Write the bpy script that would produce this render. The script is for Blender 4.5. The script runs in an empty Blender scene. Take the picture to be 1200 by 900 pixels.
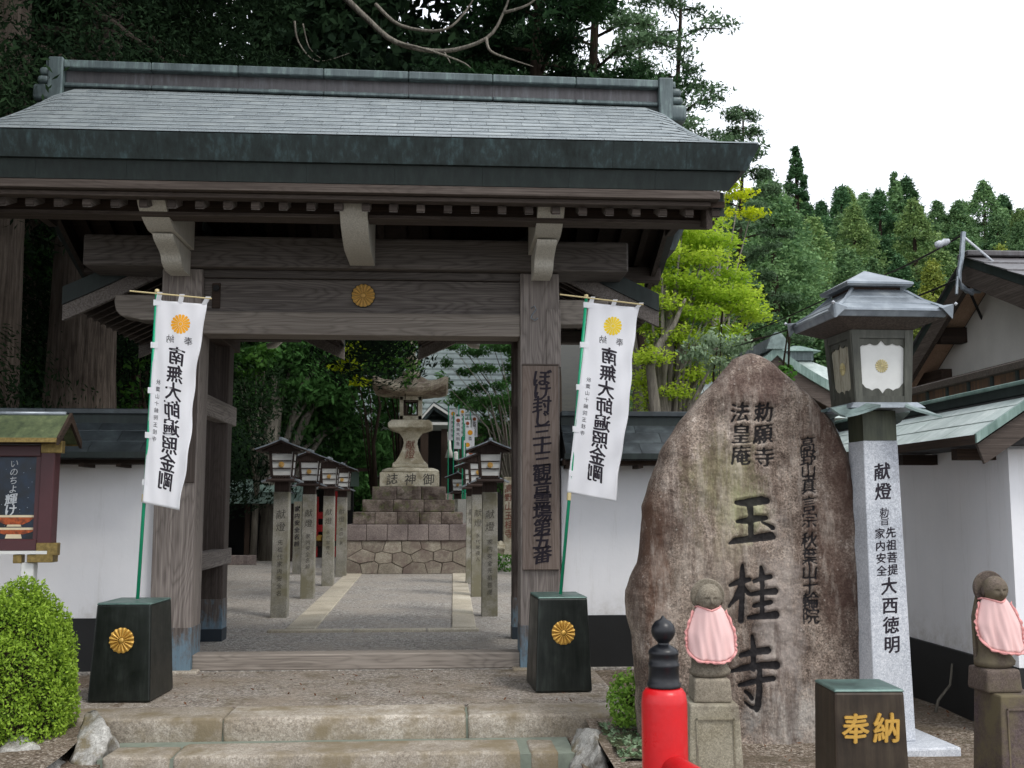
import bpy, bmesh, math, random
import numpy as np
from mathutils import Vector, Matrix
R = math.radians
scene = bpy.context.scene
COL = scene.collection

# ---------------------------------------------------------------- camera, sky, sun, exposure
EYE = 1.35; YAW = R(3.57); PITCH = R(6.55); FPX = 1250.0
cam_d = bpy.data.cameras.new('camera'); cam = bpy.data.objects.new('camera', cam_d); COL.objects.link(cam)
cam.location = (0, 0, EYE); cam.rotation_euler = (R(90) + PITCH, 0, -YAW)
cam_d.sensor_width = 36; cam_d.lens = 36 * FPX / 1200; cam_d.clip_start = 0.05; cam_d.clip_end = 1500
cam_d.dof.use_dof = True; cam_d.dof.focus_distance = 7.6; cam_d.dof.aperture_fstop = 7.0
scene.camera = cam
scene.render.resolution_x = 1024; scene.render.resolution_y = 768
w = bpy.data.worlds.new('World'); scene.world = w; w.use_nodes = True
nt = w.node_tree; bg = nt.nodes['Background']
SUN_EL, SUN_AZ = R(56), R(140)        # azimuth measured clockwise from +Y
sky = nt.nodes.new('ShaderNodeTexSky'); sky.sky_type = 'NISHITA'; sky.sun_disc = False
sky.sun_elevation = SUN_EL; sky.sun_rotation = SUN_AZ; sky.dust_density = 4.0
mx = nt.nodes.new('ShaderNodeMix'); mx.data_type = 'RGBA'; mx.inputs[0].default_value = 0.86   # the cloud sheet
mx.inputs[7].default_value = (12.5, 13.0, 13.9, 1)
nt.links.new(sky.outputs[0], mx.inputs[6]); nt.links.new(mx.outputs[2], bg.inputs[0]); bg.inputs[1].default_value = 0.13
sd = bpy.data.lights.new('sun', 'SUN'); sun = bpy.data.objects.new('sun', sd); COL.objects.link(sun)
sd.energy = 1.5; sd.angle = R(14); sd.color = (1.0, 0.96, 0.9)
sdir = Vector((math.sin(SUN_AZ) * math.cos(SUN_EL), math.cos(SUN_AZ) * math.cos(SUN_EL), math.sin(SUN_EL)))
sun.rotation_euler = sdir.to_track_quat('Z', 'Y').to_euler()
scene.view_settings.view_transform = 'Standard'; scene.view_settings.look = 'None'
scene.view_settings.exposure = 0.0; scene.view_settings.gamma = 1.0
scene.cycles.max_bounces = 6; scene.cycles.diffuse_bounces = 3; scene.cycles.glossy_bounces = 2
scene.cycles.transmission_bounces = 3; scene.cycles.transparent_max_bounces = 4

# ---------------------------------------------------------------- helpers
_f = np.array([math.sin(YAW) * math.cos(PITCH), math.cos(YAW) * math.cos(PITCH), math.sin(PITCH)])
_r = np.array([math.cos(YAW), -math.sin(YAW), 0.0]); _u = np.cross(_r, _f)
def at(px, py, Y):
    """a spot measured in the photograph, placed at its real distance Y"""
    d = _f + _r * (px - 600) / FPX + _u * (450 - py) / FPX
    t = Y / d[1]
    return Vector((d[0] * t, Y, EYE + d[2] * t))

class G:
    """collects geometry for one mesh"""
    def __init__(s): s.v = []; s.f = []
    def add(s, vs, fs, M=None):
        o = len(s.v)
        s.v += [tuple(M @ Vector(p)) for p in vs] if M is not None else [tuple(p) for p in vs]
        s.f += [tuple(i + o for i in q) for q in fs]; return s
    def box(s, x0, x1, y0, y1, z0, z1, M=None):
        return s.hexa([(x0, y0, z0), (x1, y0, z0), (x1, y1, z0), (x0, y1, z0), (x0, y0, z1), (x1, y0, z1), (x1, y1, z1), (x0, y1, z1)], M)
    def hexa(s, p, M=None):
        return s.add(p, [(3, 2, 1, 0), (4, 5, 6, 7), (0, 1, 5, 4), (1, 2, 6, 5), (2, 3, 7, 6), (3, 0, 4, 7)], M)
    def frustum(s, cx, cy, z0, z1, a0, b0, a1, b1, M=None):
        return s.hexa([(cx - a0, cy - b0, z0), (cx + a0, cy - b0, z0), (cx + a0, cy + b0, z0), (cx - a0, cy + b0, z0),
                       (cx - a1, cy - b1, z1), (cx + a1, cy - b1, z1), (cx + a1, cy + b1, z1), (cx - a1, cy + b1, z1)], M)
    def prism(s, poly, axis, a, b, M=None):
        """poly of 2-D points extruded along axis: x -> (y,z), y -> (x,z), z -> (x,y)"""
        def m(p, t): return {'x': (t, p[0], p[1]), 'y': (p[0], t, p[1]), 'z': (p[0], p[1], t)}[axis]
        n = len(poly); vs = [m(p, a) for p in poly] + [m(p, b) for p in poly]
        fs = [tuple(range(n))[::-1], tuple(range(n, 2 * n))] + [(i, (i + 1) % n, n + (i + 1) % n, n + i) for i in range(n)]
        return s.add(vs, fs, M)
    def strip(s, poly_lo, poly_hi, axis, a, b):
        """a bent board: two matching polylines (lower, upper) extruded along axis"""
        def m(p, t): return {'x': (t, p[0], p[1]), 'y': (p[0], t, p[1])}[axis]
        n = len(poly_lo); vs = [m(p, a) for p in poly_lo] + [m(p, a) for p in poly_hi] + [m(p, b) for p in poly_lo] + [m(p, b) for p in poly_hi]
        fs = []
        for i in range(n - 1):
            fs += [(i, i + 1, n + i + 1, n + i), (2 * n + i + 1, 2 * n + i, 3 * n + i, 3 * n + i + 1),
                   (n + i, n + i + 1, 3 * n + i + 1, 3 * n + i), (i + 1, i, 2 * n + i, 2 * n + i + 1)]
        fs += [(0, n, 3 * n, 2 * n), (n - 1, 2 * n + n - 1, 3 * n + n - 1, n + n - 1)]
        return s.add(vs, fs)
    def tube(s, pts, rad, n=8, cap=True, M=None):
        pts = [Vector(p) for p in pts]; vs = []; k = len(pts)
        if not hasattr(rad, '__len__'): rad = [rad] * k
        t0 = (pts[1] - pts[0]).normalized(); up = Vector((0, 0, 1)) if abs(t0.z) < .9 else Vector((1, 0, 0))
        a = t0.cross(up).normalized()
        for i, p in enumerate(pts):
            t = (pts[min(i + 1, k - 1)] - pts[max(i - 1, 0)]).normalized()
            a = (a - t * a.dot(t)).normalized(); b = t.cross(a)
            vs += [p + (a * math.cos(2 * math.pi * j / n) + b * math.sin(2 * math.pi * j / n)) * rad[i] for j in range(n)]
        fs = [(i * n + j, i * n + (j + 1) % n, (i + 1) * n + (j + 1) % n, (i + 1) * n + j) for i in range(k - 1) for j in range(n)]
        if cap: fs += [tuple(range(n))[::-1], tuple((k - 1) * n + j for j in range(n))]
        return s.add(vs, fs, M)
    def lathe(s, prof, n=24, c=(0, 0, 0), sx=1, sy=1, rot=0, M=None):
        vs = []
        for r, z in prof:
            for j in range(n):
                a = 2 * math.pi * j / n + rot; vs.append((c[0] + r * math.cos(a) * sx, c[1] + r * math.sin(a) * sy, c[2] + z))
        k = len(prof)
        fs = [(i * n + j, i * n + (j + 1) % n, (i + 1) * n + (j + 1) % n, (i + 1) * n + j) for i in range(k - 1) for j in range(n)]
        fs += [tuple(range(n))[::-1], tuple((k - 1) * n + j for j in range(n))]
        return s.add(vs, fs, M)
    def mesh(s, name, smooth=False, bevel=0, seg=1, sub=0, merge=True):
        me = bpy.data.meshes.new(name); me.from_pydata(s.v, [], s.f); me.validate()
        bm = bmesh.new(); bm.from_mesh(me)
        if sub:
            bmesh.ops.subdivide_edges(bm, edges=[e for e in bm.edges if e.calc_length() > sub], cuts=3, use_grid_fill=True)
        if bevel:
            ed = [e for e in bm.edges if len(e.link_faces) == 2 and e.calc_face_angle(0) > .45]
            bmesh.ops.bevel(bm, geom=ed, offset=bevel, segments=seg, affect='EDGES', profile=.5, clamp_overlap=True)
        bmesh.ops.recalc_face_normals(bm, faces=bm.faces)
        bm.to_mesh(me); bm.free()
        if smooth: smooth_by_angle(me, smooth if smooth is not True else 180)
        return me

def smooth_by_angle(me, deg):
    me.polygons.foreach_set('use_smooth', [True] * len(me.polygons))
    if deg < 180:
        bm = bmesh.new(); bm.from_mesh(me)
        for e in bm.edges:
            e.smooth = not (len(e.link_faces) == 2 and e.calc_face_angle(0) > R(deg))
        bm.to_mesh(me); bm.free()

def link(name, me, mat, parent=None):
    o = bpy.data.objects.new(name, me); COL.objects.link(o)
    if mat is not None:
        if len(me.materials) == 0: me.materials.append(mat)
    if parent is not None: o.parent = parent
    return o
def part(name, g, mat, parent, label=None, kind=None, smooth=False, bevel=0, seg=1, sub=0):
    me = g.mesh(name, smooth, bevel, seg, sub) if isinstance(g, G) else g
    o = link(name, me, mat, parent)
    if label: o['label'] = label
    if kind: o['kind'] = kind
    return o
def tag(o, label, cat, group=None, kind=None):
    o['label'] = label; o['category'] = cat
    if group: o['group'] = group
    if kind: o['kind'] = kind
    return o
def thing(name, label, cat, loc=(0, 0, 0), rz=0, group=None):
    o = bpy.data.objects.new(name, None); COL.objects.link(o); o.location = loc; o.rotation_euler = (0, 0, rz)
    o.empty_display_size = .1
    return tag(o, label, cat, group)
def struct(name, g, mat, label=None, **k):
    o = part(name, g, mat, None, **k); o['kind'] = 'structure'
    if label: o['label'] = label
    return o
def copy_tree(o, parent=None):
    c = o.copy(); COL.objects.link(c); c.parent = parent
    for ch in list(o.children): copy_tree(ch, c)
    return c
def bumpy(me, amp, scale=3.0, seed=0, mask=None):
    """uneven surface: push vertices along normals by layered noise"""
    from mathutils import noise
    off = Vector((seed * 7.3, seed * 3.1, seed * 1.7))
    ns = [v.normal.copy() for v in me.vertices]
    for v, n in zip(me.vertices, ns):
        p = v.co * scale + off
        d = noise.noise(p) + .5 * noise.noise(p * 2.3) + .25 * noise.noise(p * 5.1)
        v.co += n * d * amp
    me.update()

# ---------------------------------------------------------------- materials
def lin(h):
    h = h.lstrip('#'); c = [int(h[i:i + 2], 16) / 255 for i in (0, 2, 4)]
    return tuple(((x + .055) / 1.055) ** 2.4 if x > .04045 else x / 12.92 for x in c) + (1,)
class M:
    def __init__(s, name, rough=.7, metal=0, spec=.5):
        s.m = bpy.data.materials.new(name); s.m.use_nodes = True; s.nt = s.m.node_tree
        s.b = s.nt.nodes['Principled BSDF']; s.b.inputs['Roughness'].default_value = rough; s.b.inputs['Metallic'].default_value = metal
        s.b.inputs['Specular IOR Level'].default_value = spec
        tc = s.nt.nodes.new('ShaderNodeTexCoord'); s.oc = tc.outputs['Object']; s.gen = tc.outputs['Generated']
        oi = s.nt.nodes.new('ShaderNodeObjectInfo'); s.rnd = oi.outputs['Random']
        # shift the pattern per object so copies and pieces differ
        va = s.nt.nodes.new('ShaderNodeVectorMath'); va.operation = 'ADD'; cb = s.nt.nodes.new('ShaderNodeCombineXYZ')
        mu = s.math('MULTIPLY', s.rnd, 37.0); s.nt.links.new(mu, cb.inputs[0]); s.nt.links.new(mu, cb.inputs[1])
        s.nt.links.new(s.oc, va.inputs[0]); s.nt.links.new(cb.outputs[0], va.inputs[1]); s.co = va.outputs[0]
    def L(s, a, b):
        if hasattr(a, 'links') or isinstance(a, bpy.types.NodeSocket): s.nt.links.new(a, b)
        else: b.default_value = a
    def math(s, op, a, b=0.0, clamp=False):
        n = s.nt.nodes.new('ShaderNodeMath'); n.operation = op; n.use_clamp = clamp; s.L(a, n.inputs[0]); s.L(b, n.inputs[1]); return n.outputs[0]
    def scale(s, v, sc):
        n = s.nt.nodes.new('ShaderNodeMapping'); n.inputs['Scale'].default_value = sc; s.L(v, n.inputs[0]); return n.outputs[0]
    def noise(s, sc, det=4, ro=.6, v=None, dist=0.0):
        n = s.nt.nodes.new('ShaderNodeTexNoise'); n.inputs['Scale'].default_value = sc; n.inputs['Detail'].default_value = det
        n.inputs['Roughness'].default_value = ro; n.inputs['Distortion'].default_value = dist; s.L(v if v is not None else s.co, n.inputs['Vector']); return n.outputs[0]
    def voro(s, sc, v=None, feat='F1', out='Distance', rand=1.0):
        n = s.nt.nodes.new('ShaderNodeTexVoronoi'); n.feature = feat; n.inputs['Scale'].default_value = sc; n.inputs['Randomness'].default_value = rand
        s.L(v if v is not None else s.co, n.inputs['Vector']); return n.outputs[out]
    def gray(s, c):
        n = s.nt.nodes.new('ShaderNodeSeparateColor'); s.nt.links.new(c, n.inputs[0]); return n.outputs[0]
    def ramp(s, f, stops, interp='LINEAR'):
        n = s.nt.nodes.new('ShaderNodeValToRGB'); n.color_ramp.interpolation = interp; e = n.color_ramp.elements
        while len(e) < len(stops): e.new(.5)
        for k, (p, c) in enumerate(stops):
            e[k].position = p; e[k].color = lin(c) if isinstance(c, str) else (c, c, c, 1) if not hasattr(c, '__len__') else c
        s.L(f, n.inputs[0]); return n.outputs[0]
    def mix(s, f, a, b, mode='MIX'):
        n = s.nt.nodes.new('ShaderNodeMix'); n.data_type = 'RGBA'; n.blend_type = mode
        s.L(f, n.inputs[0]); s.L(lin(a) if isinstance(a, str) else a, n.inputs[6]); s.L(lin(b) if isinstance(b, str) else b, n.inputs[7]); return n.outputs[2]
    def bump(s, h, st=.3, dist=.01):
        n = s.nt.nodes.new('ShaderNodeBump'); n.inputs['Strength'].default_value = st; n.inputs['Distance'].default_value = dist
        s.L(h, n.inputs['Height']); s.nt.links.new(n.outputs[0], s.b.inputs['Normal'])
    def color(s, c): s.L(lin(c) if isinstance(c, str) else c, s.b.inputs['Base Color']); return s
    def rough(s, r): s.L(r, s.b.inputs['Roughness']); return s
    def sep(s, v=None):
        n = s.nt.nodes.new('ShaderNodeSeparateXYZ'); s.L(v if v is not None else s.oc, n.inputs[0]); return n.outputs
    def vary(s, c, amt=.15):
        """small per-object brightness change"""
        g = s.math('ADD', s.math('MULTIPLY', s.rnd, 2 * amt), 1 - amt)
        cb = s.nt.nodes.new('ShaderNodeCombineColor'); [s.nt.links.new(g, cb.inputs[i]) for i in range(3)]
        return s.mix(1.0, c, cb.outputs[0], 'MULTIPLY')

def wood(name, axis, dark, mid, light, ring=1.0, rough=.75, bump=.5, vary=.15):
    m = M(name, rough, spec=.3)
    sc = {'x': (.45, 3.2, 3.2), 'y': (3.2, .5, 3.2), 'z': (3.2, 3.2, .5)}[axis]
    sf = {'x': (.5, 40, 40), 'y': (40, .5, 40), 'z': (40, 40, .5)}[axis]
    n1 = m.noise(1.1, 3, .42, m.scale(m.co, sc))
    rings = m.math('SINE', m.math('MULTIPLY', n1, 190.0)); rings = m.math('POWER', m.math('ADD', m.math('MULTIPLY', rings, .5), .5), .35)
    fib = m.noise(2.2, 5, .7, m.scale(m.co, sf)); big = m.noise(.8, 3, .6, m.scale(m.co, tuple(.3 * x for x in sc)))
    v = m.math('ADD', m.math('MULTIPLY', rings, .13 * ring), m.math('ADD', m.math('MULTIPLY', fib, .7), m.math('MULTIPLY', big, .42)))
    m.color(m.vary(m.ramp(v, [(.32, dark), (.60, mid), (.85, light)]), vary)); m.bump(v, bump, .006)
    return m.m
def stone(name, c1, c2, c3, speck=220, moss=None, rough=.85, bump=.4, stain=None, vary=.1, big=1.6):
    m = M(name, rough, spec=.25)
    n = m.noise(big, 5, .65); sp = m.noise(speck, 2, .8); sp2 = m.gray(m.voro(speck * .6, out='Color'))
    base = m.ramp(n, [(.3, c1), (.5, c2), (.7, c3)])
    base = m.mix(.55, base, m.ramp(sp, [(.3, .22), (.5, .5), (.72, .9)]), 'OVERLAY')
    base = m.mix(.28, base, sp2, 'SOFT_LIGHT')
    if stain: base = m.mix(m.ramp(m.noise(2.7, 6, .7), [(.45, 0.0), (.62, 1.0)]), base, stain)
    if moss: base = m.mix(m.ramp(m.noise(5.5, 6, .75), [(.52, 0.0), (.66, .85)]), base, moss)
    m.color(m.vary(base, vary)); m.bump(m.math('ADD', m.math('MULTIPLY', sp, .35), m.noise(14, 5, .7)), bump, .008)
    return m.m
def copper(name, a, b, c, rough=.45, streak=True, metal=.25, vary=.06, bump=.15):
    m = M(name, rough, metal, .5)
    st = m.noise(3.0, 5, .7, m.scale(m.co, (7, 7, .8))) if streak else m.noise(6, 5, .7)
    n = m.noise(4.0, 5, .65)
    v = m.math('ADD', m.math('MULTIPLY', st, .6), m.math('MULTIPLY', n, .4))
    m.color(m.vary(m.ramp(v, [(.36, a), (.52, b), (.68, c)]), vary)); m.rough(m.ramp(n, [(.3, rough - .1), (.7, rough + .15)])); m.bump(n, bump, .01)
    return m.m
def plain(name, c, rough=.6, metal=0, spec=.5, nz=.06, sc=8, bump=.05):
    m = M(name, rough, metal, spec); n = m.noise(sc, 5, .65)
    g = m.ramp(n, [(.3, 1 - nz * 2.2), (.7, 1.0)]); m.color(m.mix(1.0, c, g, 'MULTIPLY')); m.bump(n, bump, .01); return m.m

MT = {}
MT['wood_x_shaded'] = wood('weathered_wood_x_shaded', 'x', '#2b2725', '#544e4a', '#7d7671')  # darker than the other weathered woods: eave shadow put into the colour
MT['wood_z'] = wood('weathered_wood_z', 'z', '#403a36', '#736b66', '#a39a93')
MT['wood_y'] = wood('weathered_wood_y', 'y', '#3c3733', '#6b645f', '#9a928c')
MT['wood_pale_x'] = wood('pale_wood_x', 'x', '#4b453f', '#7a726a', '#9f968c')
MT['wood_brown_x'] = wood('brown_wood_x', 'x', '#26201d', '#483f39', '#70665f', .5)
MT['wood_brown_y'] = wood('brown_wood_y', 'y', '#241e1b', '#443b35', '#6a6059', .5)
MT['wood_brown_z'] = wood('brown_wood_z', 'z', '#2a2421', '#4e4540', '#746a63', .5)
MT['wood_dark_y'] = wood('dark_wood_y', 'y', '#1a1411', '#33271f', '#4a3b30', .5)
MT['wood_dark_x'] = wood('dark_wood_x', 'x', '#1a1411', '#33271f', '#4a3b30', .5)
MT['wood_lantern'] = wood('lantern_dark_wood', 'z', '#1d1613', '#362a25', '#4d3e38', .4)
MT['bracket'] = wood('whitened_wood', 'z', '#98948a', '#cac6bb', '#eeeae0', .5, .8, .5)
MT['sign_wood'] = wood('sign_wood', 'z', '#4b4039', '#6d6058', '#8d8077', .8)
MT['soffit'] = wood('soffit_wood', 'y', '#a5846c', '#c7a68c', '#dcc0a8', .5)
MT['red_paint_frame'] = plain('maroon_painted_wood', '#4a2529', .45, sc=14)
MT['eave_copper'] = copper('eave_copper', '#252c2b', '#323d3d', '#4f6669', .45)
MT['eave_copper2'] = copper('under_eave_copper_shaded', '#1f2625', '#27302e', '#323c39', .55)  # darker copy of the eave copper; the down-facing band's shade is in its colour
MT['tile_copper'] = copper('roof_sheet_copper', '#8b9396', '#9ba3a5', '#acb3b2', .28, False, .3, .06, .02)
MT['ridge_copper'] = copper('ridge_copper', '#3d4848', '#566263', '#7d918c', .42)
MT['ridge_plate'] = copper('ridge_plate_copper', '#474446', '#5a5758', '#74767a', .45)
MT['wall_tile'] = copper('wall_roof_sheet', '#33393b', '#454c4f', '#5f6a6b', .38, False, .25, .2, .1)
MT['lamp_frame_copper'] = copper('lamp_frame_copper', '#35362f', '#4c4d45', '#66675d', .5, True, .2, .05)
MT['pale_copper'] = copper('pale_green_copper', '#93a19c', '#b0bbb7', '#cdd5d1', .5, False, .1, .06, .1)
MT['green_edge'] = copper('green_copper_edge', '#587068', '#788f87', '#9aada6', .5, True, .15)
MT['lantern_copper'] = copper('lantern_roof_copper', '#6b7279', '#8a9299', '#abb2b6', .35, False, .45, .1)
MT['verdigris'] = copper('verdigris', '#5a6866', '#7a8b88', '#9eaeaa', .5, False, .2)
MT['box_bronze'] = copper('bronze_box', '#1a1f1c', '#272b28', '#3a413c', .35, True, .5, .05)
MT['box_top'] = copper('bronze_box_top', '#465a56', '#5a736d', '#7a918a', .4, False, .3)
def shoe_mat():
    m = M('pillar_shoe', .75, spec=.3); st = m.noise(2.0, 5, .7, m.scale(m.co, (30, 30, 1.2))); z = m.sep()[2]; n = m.noise(9, 6, .75, m.scale(m.co, (2, 2, .8)))
    base = m.ramp(st, [(.3, '#3a3532'), (.55, '#6a625d'), (.8, '#8c847e')]); base = m.mix(m.ramp(m.math('SUBTRACT', m.math('ADD', n, .16), m.math('MULTIPLY', z, .75)), [(.38, 0.0), (.6, .8)]), base, '#6f8b9c')
    m.color(base); m.bump(st, .4, .005); return m.m
MT['shoe'] = shoe_mat()
MT['shoe_dark'] = plain('dark_shoe_metal', '#26313b', .5)
def plaster():
    m = M('white_plaster', .9, spec=.15)
    n = m.noise(2.2, 5, .6); st = m.noise(2.0, 5, .7, m.scale(m.co, (6, 6, .5)))
    base = m.mix(.12, m.ramp(n, [(.3, '#e8e9ec'), (.7, '#f0f0f2')]), m.ramp(st, [(.2, '#d9dada'), (.6, '#ebebec')]))
    z = m.sep()[2]      # splashed earth above the black base, faint rain marks
    dirt = m.math('MULTIPLY', m.ramp(z, [(.42, 1.0), (.62, 0.0)]), m.ramp(m.noise(5, 6, .8), [(.42, 0.0), (.68, .55)])); base = m.mix(dirt, base, '#a9a294')
    base = m.mix(m.ramp(m.noise(1.6, 6, .8, m.scale(m.co, (5, 5, .45))), [(.56, 0.0), (.72, .30)]), base, '#bdbcb6')
    m.color(base); m.bump(m.noise(9, 6, .7), .2, .012); return m.m
MT['plaster'] = plaster()
MT['plaster_warm'] = plain('ivory_plaster', '#d9d6cf', .9, sc=3)
MT['wall_base'] = plain('black_wall_base', '#17191a', .6, sc=5, nz=.2)
MT['gold'] = plain('gold_leaf', '#d8ab52', .38, .3, sc=30, nz=.1)
MT['gold_pale'] = plain('pale_gold', '#cdbf8c', .45, .2, sc=30, nz=.1)
MT['gold_dull'] = plain('dull_gold', '#c79a4c', .45, .25, sc=30, nz=.12)
MT['brass'] = plain('brass_fitting', '#9c8650', .45, .6, sc=40, nz=.25)
MT['green_pole'] = plain('green_plastic_pole', '#16a074', .35)
MT['bamboo'] = plain('pale_bamboo', '#d8c694', .5)
def cloth(name, c, tr=.3):
    m = M(name, .9, spec=.1); n = m.noise(350, 2, .5); m.color(m.mix(.1, c, m.ramp(n, [(.3, .4), (.7, 1.0)]), 'MULTIPLY')); m.bump(n, .08, .002)
    t = m.nt.nodes.new('ShaderNodeBsdfTranslucent'); t.inputs[0].default_value = lin(c)
    ms = m.nt.nodes.new('ShaderNodeMixShader'); ms.inputs[0].default_value = tr
    m.nt.links.new(m.b.outputs[0], ms.inputs[1]); m.nt.links.new(t.outputs[0], ms.inputs[2])
    m.nt.links.new(ms.outputs[0], m.nt.nodes['Material Output'].inputs[0]); return m.m
MT['banner'] = cloth('white_banner_cloth', '#f7f7fa', .25)
MT['bib'] = cloth('pink_bib_cloth', '#f6cfcb', .12)
MT['frill'] = cloth('pink_bib_frill', '#f2aeaa', .12)
MT['ink'] = plain('black_ink', '#221a26', .8, nz=.1)
MT['ink_faint'] = plain('faded_ink', '#5f5c55', .9, sc=60, nz=.3)
MT['ink_red'] = plain('faded_red_ink', '#8a5344', .9, sc=60, nz=.3)
MT['ink_white'] = plain('white_print', '#c9cdd0', .7)
MT['yellow_print'] = plain('yellow_print', '#f0a818', .8)
MT['yellow_print2'] = plain('light_yellow_print', '#f0cf2a', .8)
def lacquer():
    m = M('red_lacquer', .3); n = m.noise(7, 6, .75); f = m.noise(60, 4, .7)
    base = m.mix(m.ramp(n, [(.35, 0.0), (.7, .6)]), '#cf141b', '#b8141a'); base = m.mix(m.ramp(m.noise(24, 6, .8), [(.66, 0.0), (.71, .7)]), base, '#7c1a1a')
    base = m.mix(m.ramp(m.noise(3.5, 6, .8, m.scale(m.co, (1, 1, .5))), [(.55, 0.0), (.75, .35)]), base, '#d65a55')
    m.color(base); m.rough(m.ramp(n, [(.3, .24), (.7, .5)])); m.bump(m.math('ADD', n, m.math('MULTIPLY', f, .25)), .35, .006); return m.m
MT['red_gloss'] = lacquer()
MT['red_far'] = plain('vermilion_paint', '#b5161b', .5)
MT['black_gloss'] = plain('black_lacquer', '#15171d', .36, sc=30, nz=.2, bump=.1)
MT['black'] = plain('black_wood', '#0d0c0c', .7)
MT['glass_paper'] = plain('milky_glass', '#d9dad6', .55, sc=10, nz=.06)
def stained_glass():
    m = M('stained_milky_glass', .6); z = m.sep()[2]; n = m.noise(6, 6, .75, m.scale(m.co, (9, 9, 1.0)))
    m.color(m.mix(m.ramp(n, [(.48, 0.0), (.66, 1.0)]), '#aaa694', '#5b4f38')); return m.m
MT['glass_stained'] = stained_glass()
MT['granite_white'] = stone('white_granite', '#9fa3aa', '#b9bdc3', '#cdd0d5', 150, bump=.12, vary=.03, rough=.6)
MT['granite_grey'] = stone('grey_granite', '#85857f', '#a09f98', '#b3b1a9', 240, bump=.2)
MT['granite_post'] = stone('weathered_granite_post', '#77756a', '#96938a', '#aaa79d', 200, moss=None, stain='#7e7a66', bump=.3)
MT['granite_step'] = stone('pinkish_step_granite', '#82786a', '#a0978a', '#bdb5a8', 95, stain='#857963', bump=.8)
MT['granite_path'] = stone('pale_path_granite', '#a59c8a', '#bcb3a1', '#cdc5b4', 200, bump=.2)
MT['mortar'] = plain('greenish_mortar', '#848c7e', .95, sc=12, nz=.15, bump=.3)
MT['jizo'] = stone('statue_stone', '#5c554a', '#80786a', '#9d9483', 260, bump=.25)
MT['jizo_dark'] = stone('dark_statue_stone', '#3f3632', '#574c46', '#6f645b', 260, stain='#625a48', bump=.25)
MT['pedestal'] = stone('pedestal_stone', '#6a6351', '#827b69', '#969080', 240, stain='#564b45', bump=.3)
MT['pedestal_dark'] = stone('dark_pedestal_stone', '#3d3331', '#54484a', '#6d6155', 240, stain='#6a614b', bump=.3)
MT['toro'] = stone('stone_lantern_granite', '#a09a88', '#bdb7a4', '#d2cdbb', 120, stain='#8b826c', bump=.3)
MT['toro_mossy'] = stone('mossy_stone', '#5e534e', '#80756c', '#a59d92', 90, moss='#5f6540', stain='#453a35', bump=.5)
MT['coping'] = stone('coping_stone', '#6a5f5d', '#857a76', '#9c918a', 120, bump=.4)
MT['masonry'] = stone('masonry_stone', '#7d7568', '#989082', '#b0a899', 100, stain='#7c6e66', bump=.5, vary=.12)
MT['joint'] = plain('dark_joint', '#2b2723', .95)
MT['rock'] = stone('edging_rock', '#77756f', '#a4a29c', '#c3c1bb', 110, moss='#6d6247', stain='#565149', bump=.8)
def bark(name, a, b, c):
    m = M(name, .95, spec=.1); v = m.scale(m.co, (9, 9, .55)); n = m.noise(2.4, 6, .7, v, .4); n2 = m.noise(1.2, 4, .6)
    m.color(m.mix(.4, m.ramp(n, [(.36, a), (.5, b), (.66, c)]), m.ramp(n2, [(.3, a), (.7, c)]))); m.bump(n, 1.0, .05); return m.m
MT['bark_cedar'] = bark('cedar_bark', '#2a241f', '#544b43', '#7a6f65')
MT['bark_pale'] = bark('pale_bark', '#55504a', '#7d786e', '#a39d90')
MT['bark_dark'] = bark('dark_bark', '#1d1814', '#352c25', '#4d4238')
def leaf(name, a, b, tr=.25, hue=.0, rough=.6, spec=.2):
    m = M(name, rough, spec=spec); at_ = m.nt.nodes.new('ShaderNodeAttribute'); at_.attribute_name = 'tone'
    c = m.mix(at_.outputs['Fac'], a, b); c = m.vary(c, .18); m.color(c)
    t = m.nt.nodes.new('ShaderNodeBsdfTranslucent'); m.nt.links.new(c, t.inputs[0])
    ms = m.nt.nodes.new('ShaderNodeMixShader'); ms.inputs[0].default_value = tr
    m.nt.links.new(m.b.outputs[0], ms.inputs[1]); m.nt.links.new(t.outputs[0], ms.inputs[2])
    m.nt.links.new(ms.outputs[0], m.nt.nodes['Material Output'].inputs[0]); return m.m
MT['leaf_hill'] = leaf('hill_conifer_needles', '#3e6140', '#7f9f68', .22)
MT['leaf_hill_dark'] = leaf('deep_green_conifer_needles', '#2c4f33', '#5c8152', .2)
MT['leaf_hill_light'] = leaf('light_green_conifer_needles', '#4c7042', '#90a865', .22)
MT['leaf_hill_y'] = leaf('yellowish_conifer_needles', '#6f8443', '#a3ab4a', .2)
MT['leaf_cedar'] = leaf('cedar_needles', '#101a13', '#293b25', .12, 0, .9, .03)
MT['leaf_dark'] = leaf('dark_evergreen_leaves', '#16241a', '#304e2c', .15, 0, .85, .06)
MT['leaf_court'] = leaf('courtyard_evergreen_leaves', '#26401f', '#527d42', .25, 0, .8, .08)
MT['leaf_mid'] = leaf('green_leaves', '#2f5a22', '#5c8a33', .3)
MT['leaf_maple'] = leaf('fresh_maple_leaves', '#86a62c', '#bccf4a', .45)
MT['leaf_lime'] = leaf('lime_leaves', '#8aa020', '#c8d024', .45)
MT['leaf_pine'] = leaf('pine_needles', '#3c5638', '#64805a', .15)
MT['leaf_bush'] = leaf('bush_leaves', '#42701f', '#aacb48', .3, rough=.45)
MT['leaf_grey'] = leaf('greyish_shrub_leaves', '#56704e', '#94a988', .2)
MT['leaf_box'] = leaf('small_shrub_leaves', '#4e7a2a', '#8cb04a', .3)

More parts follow.
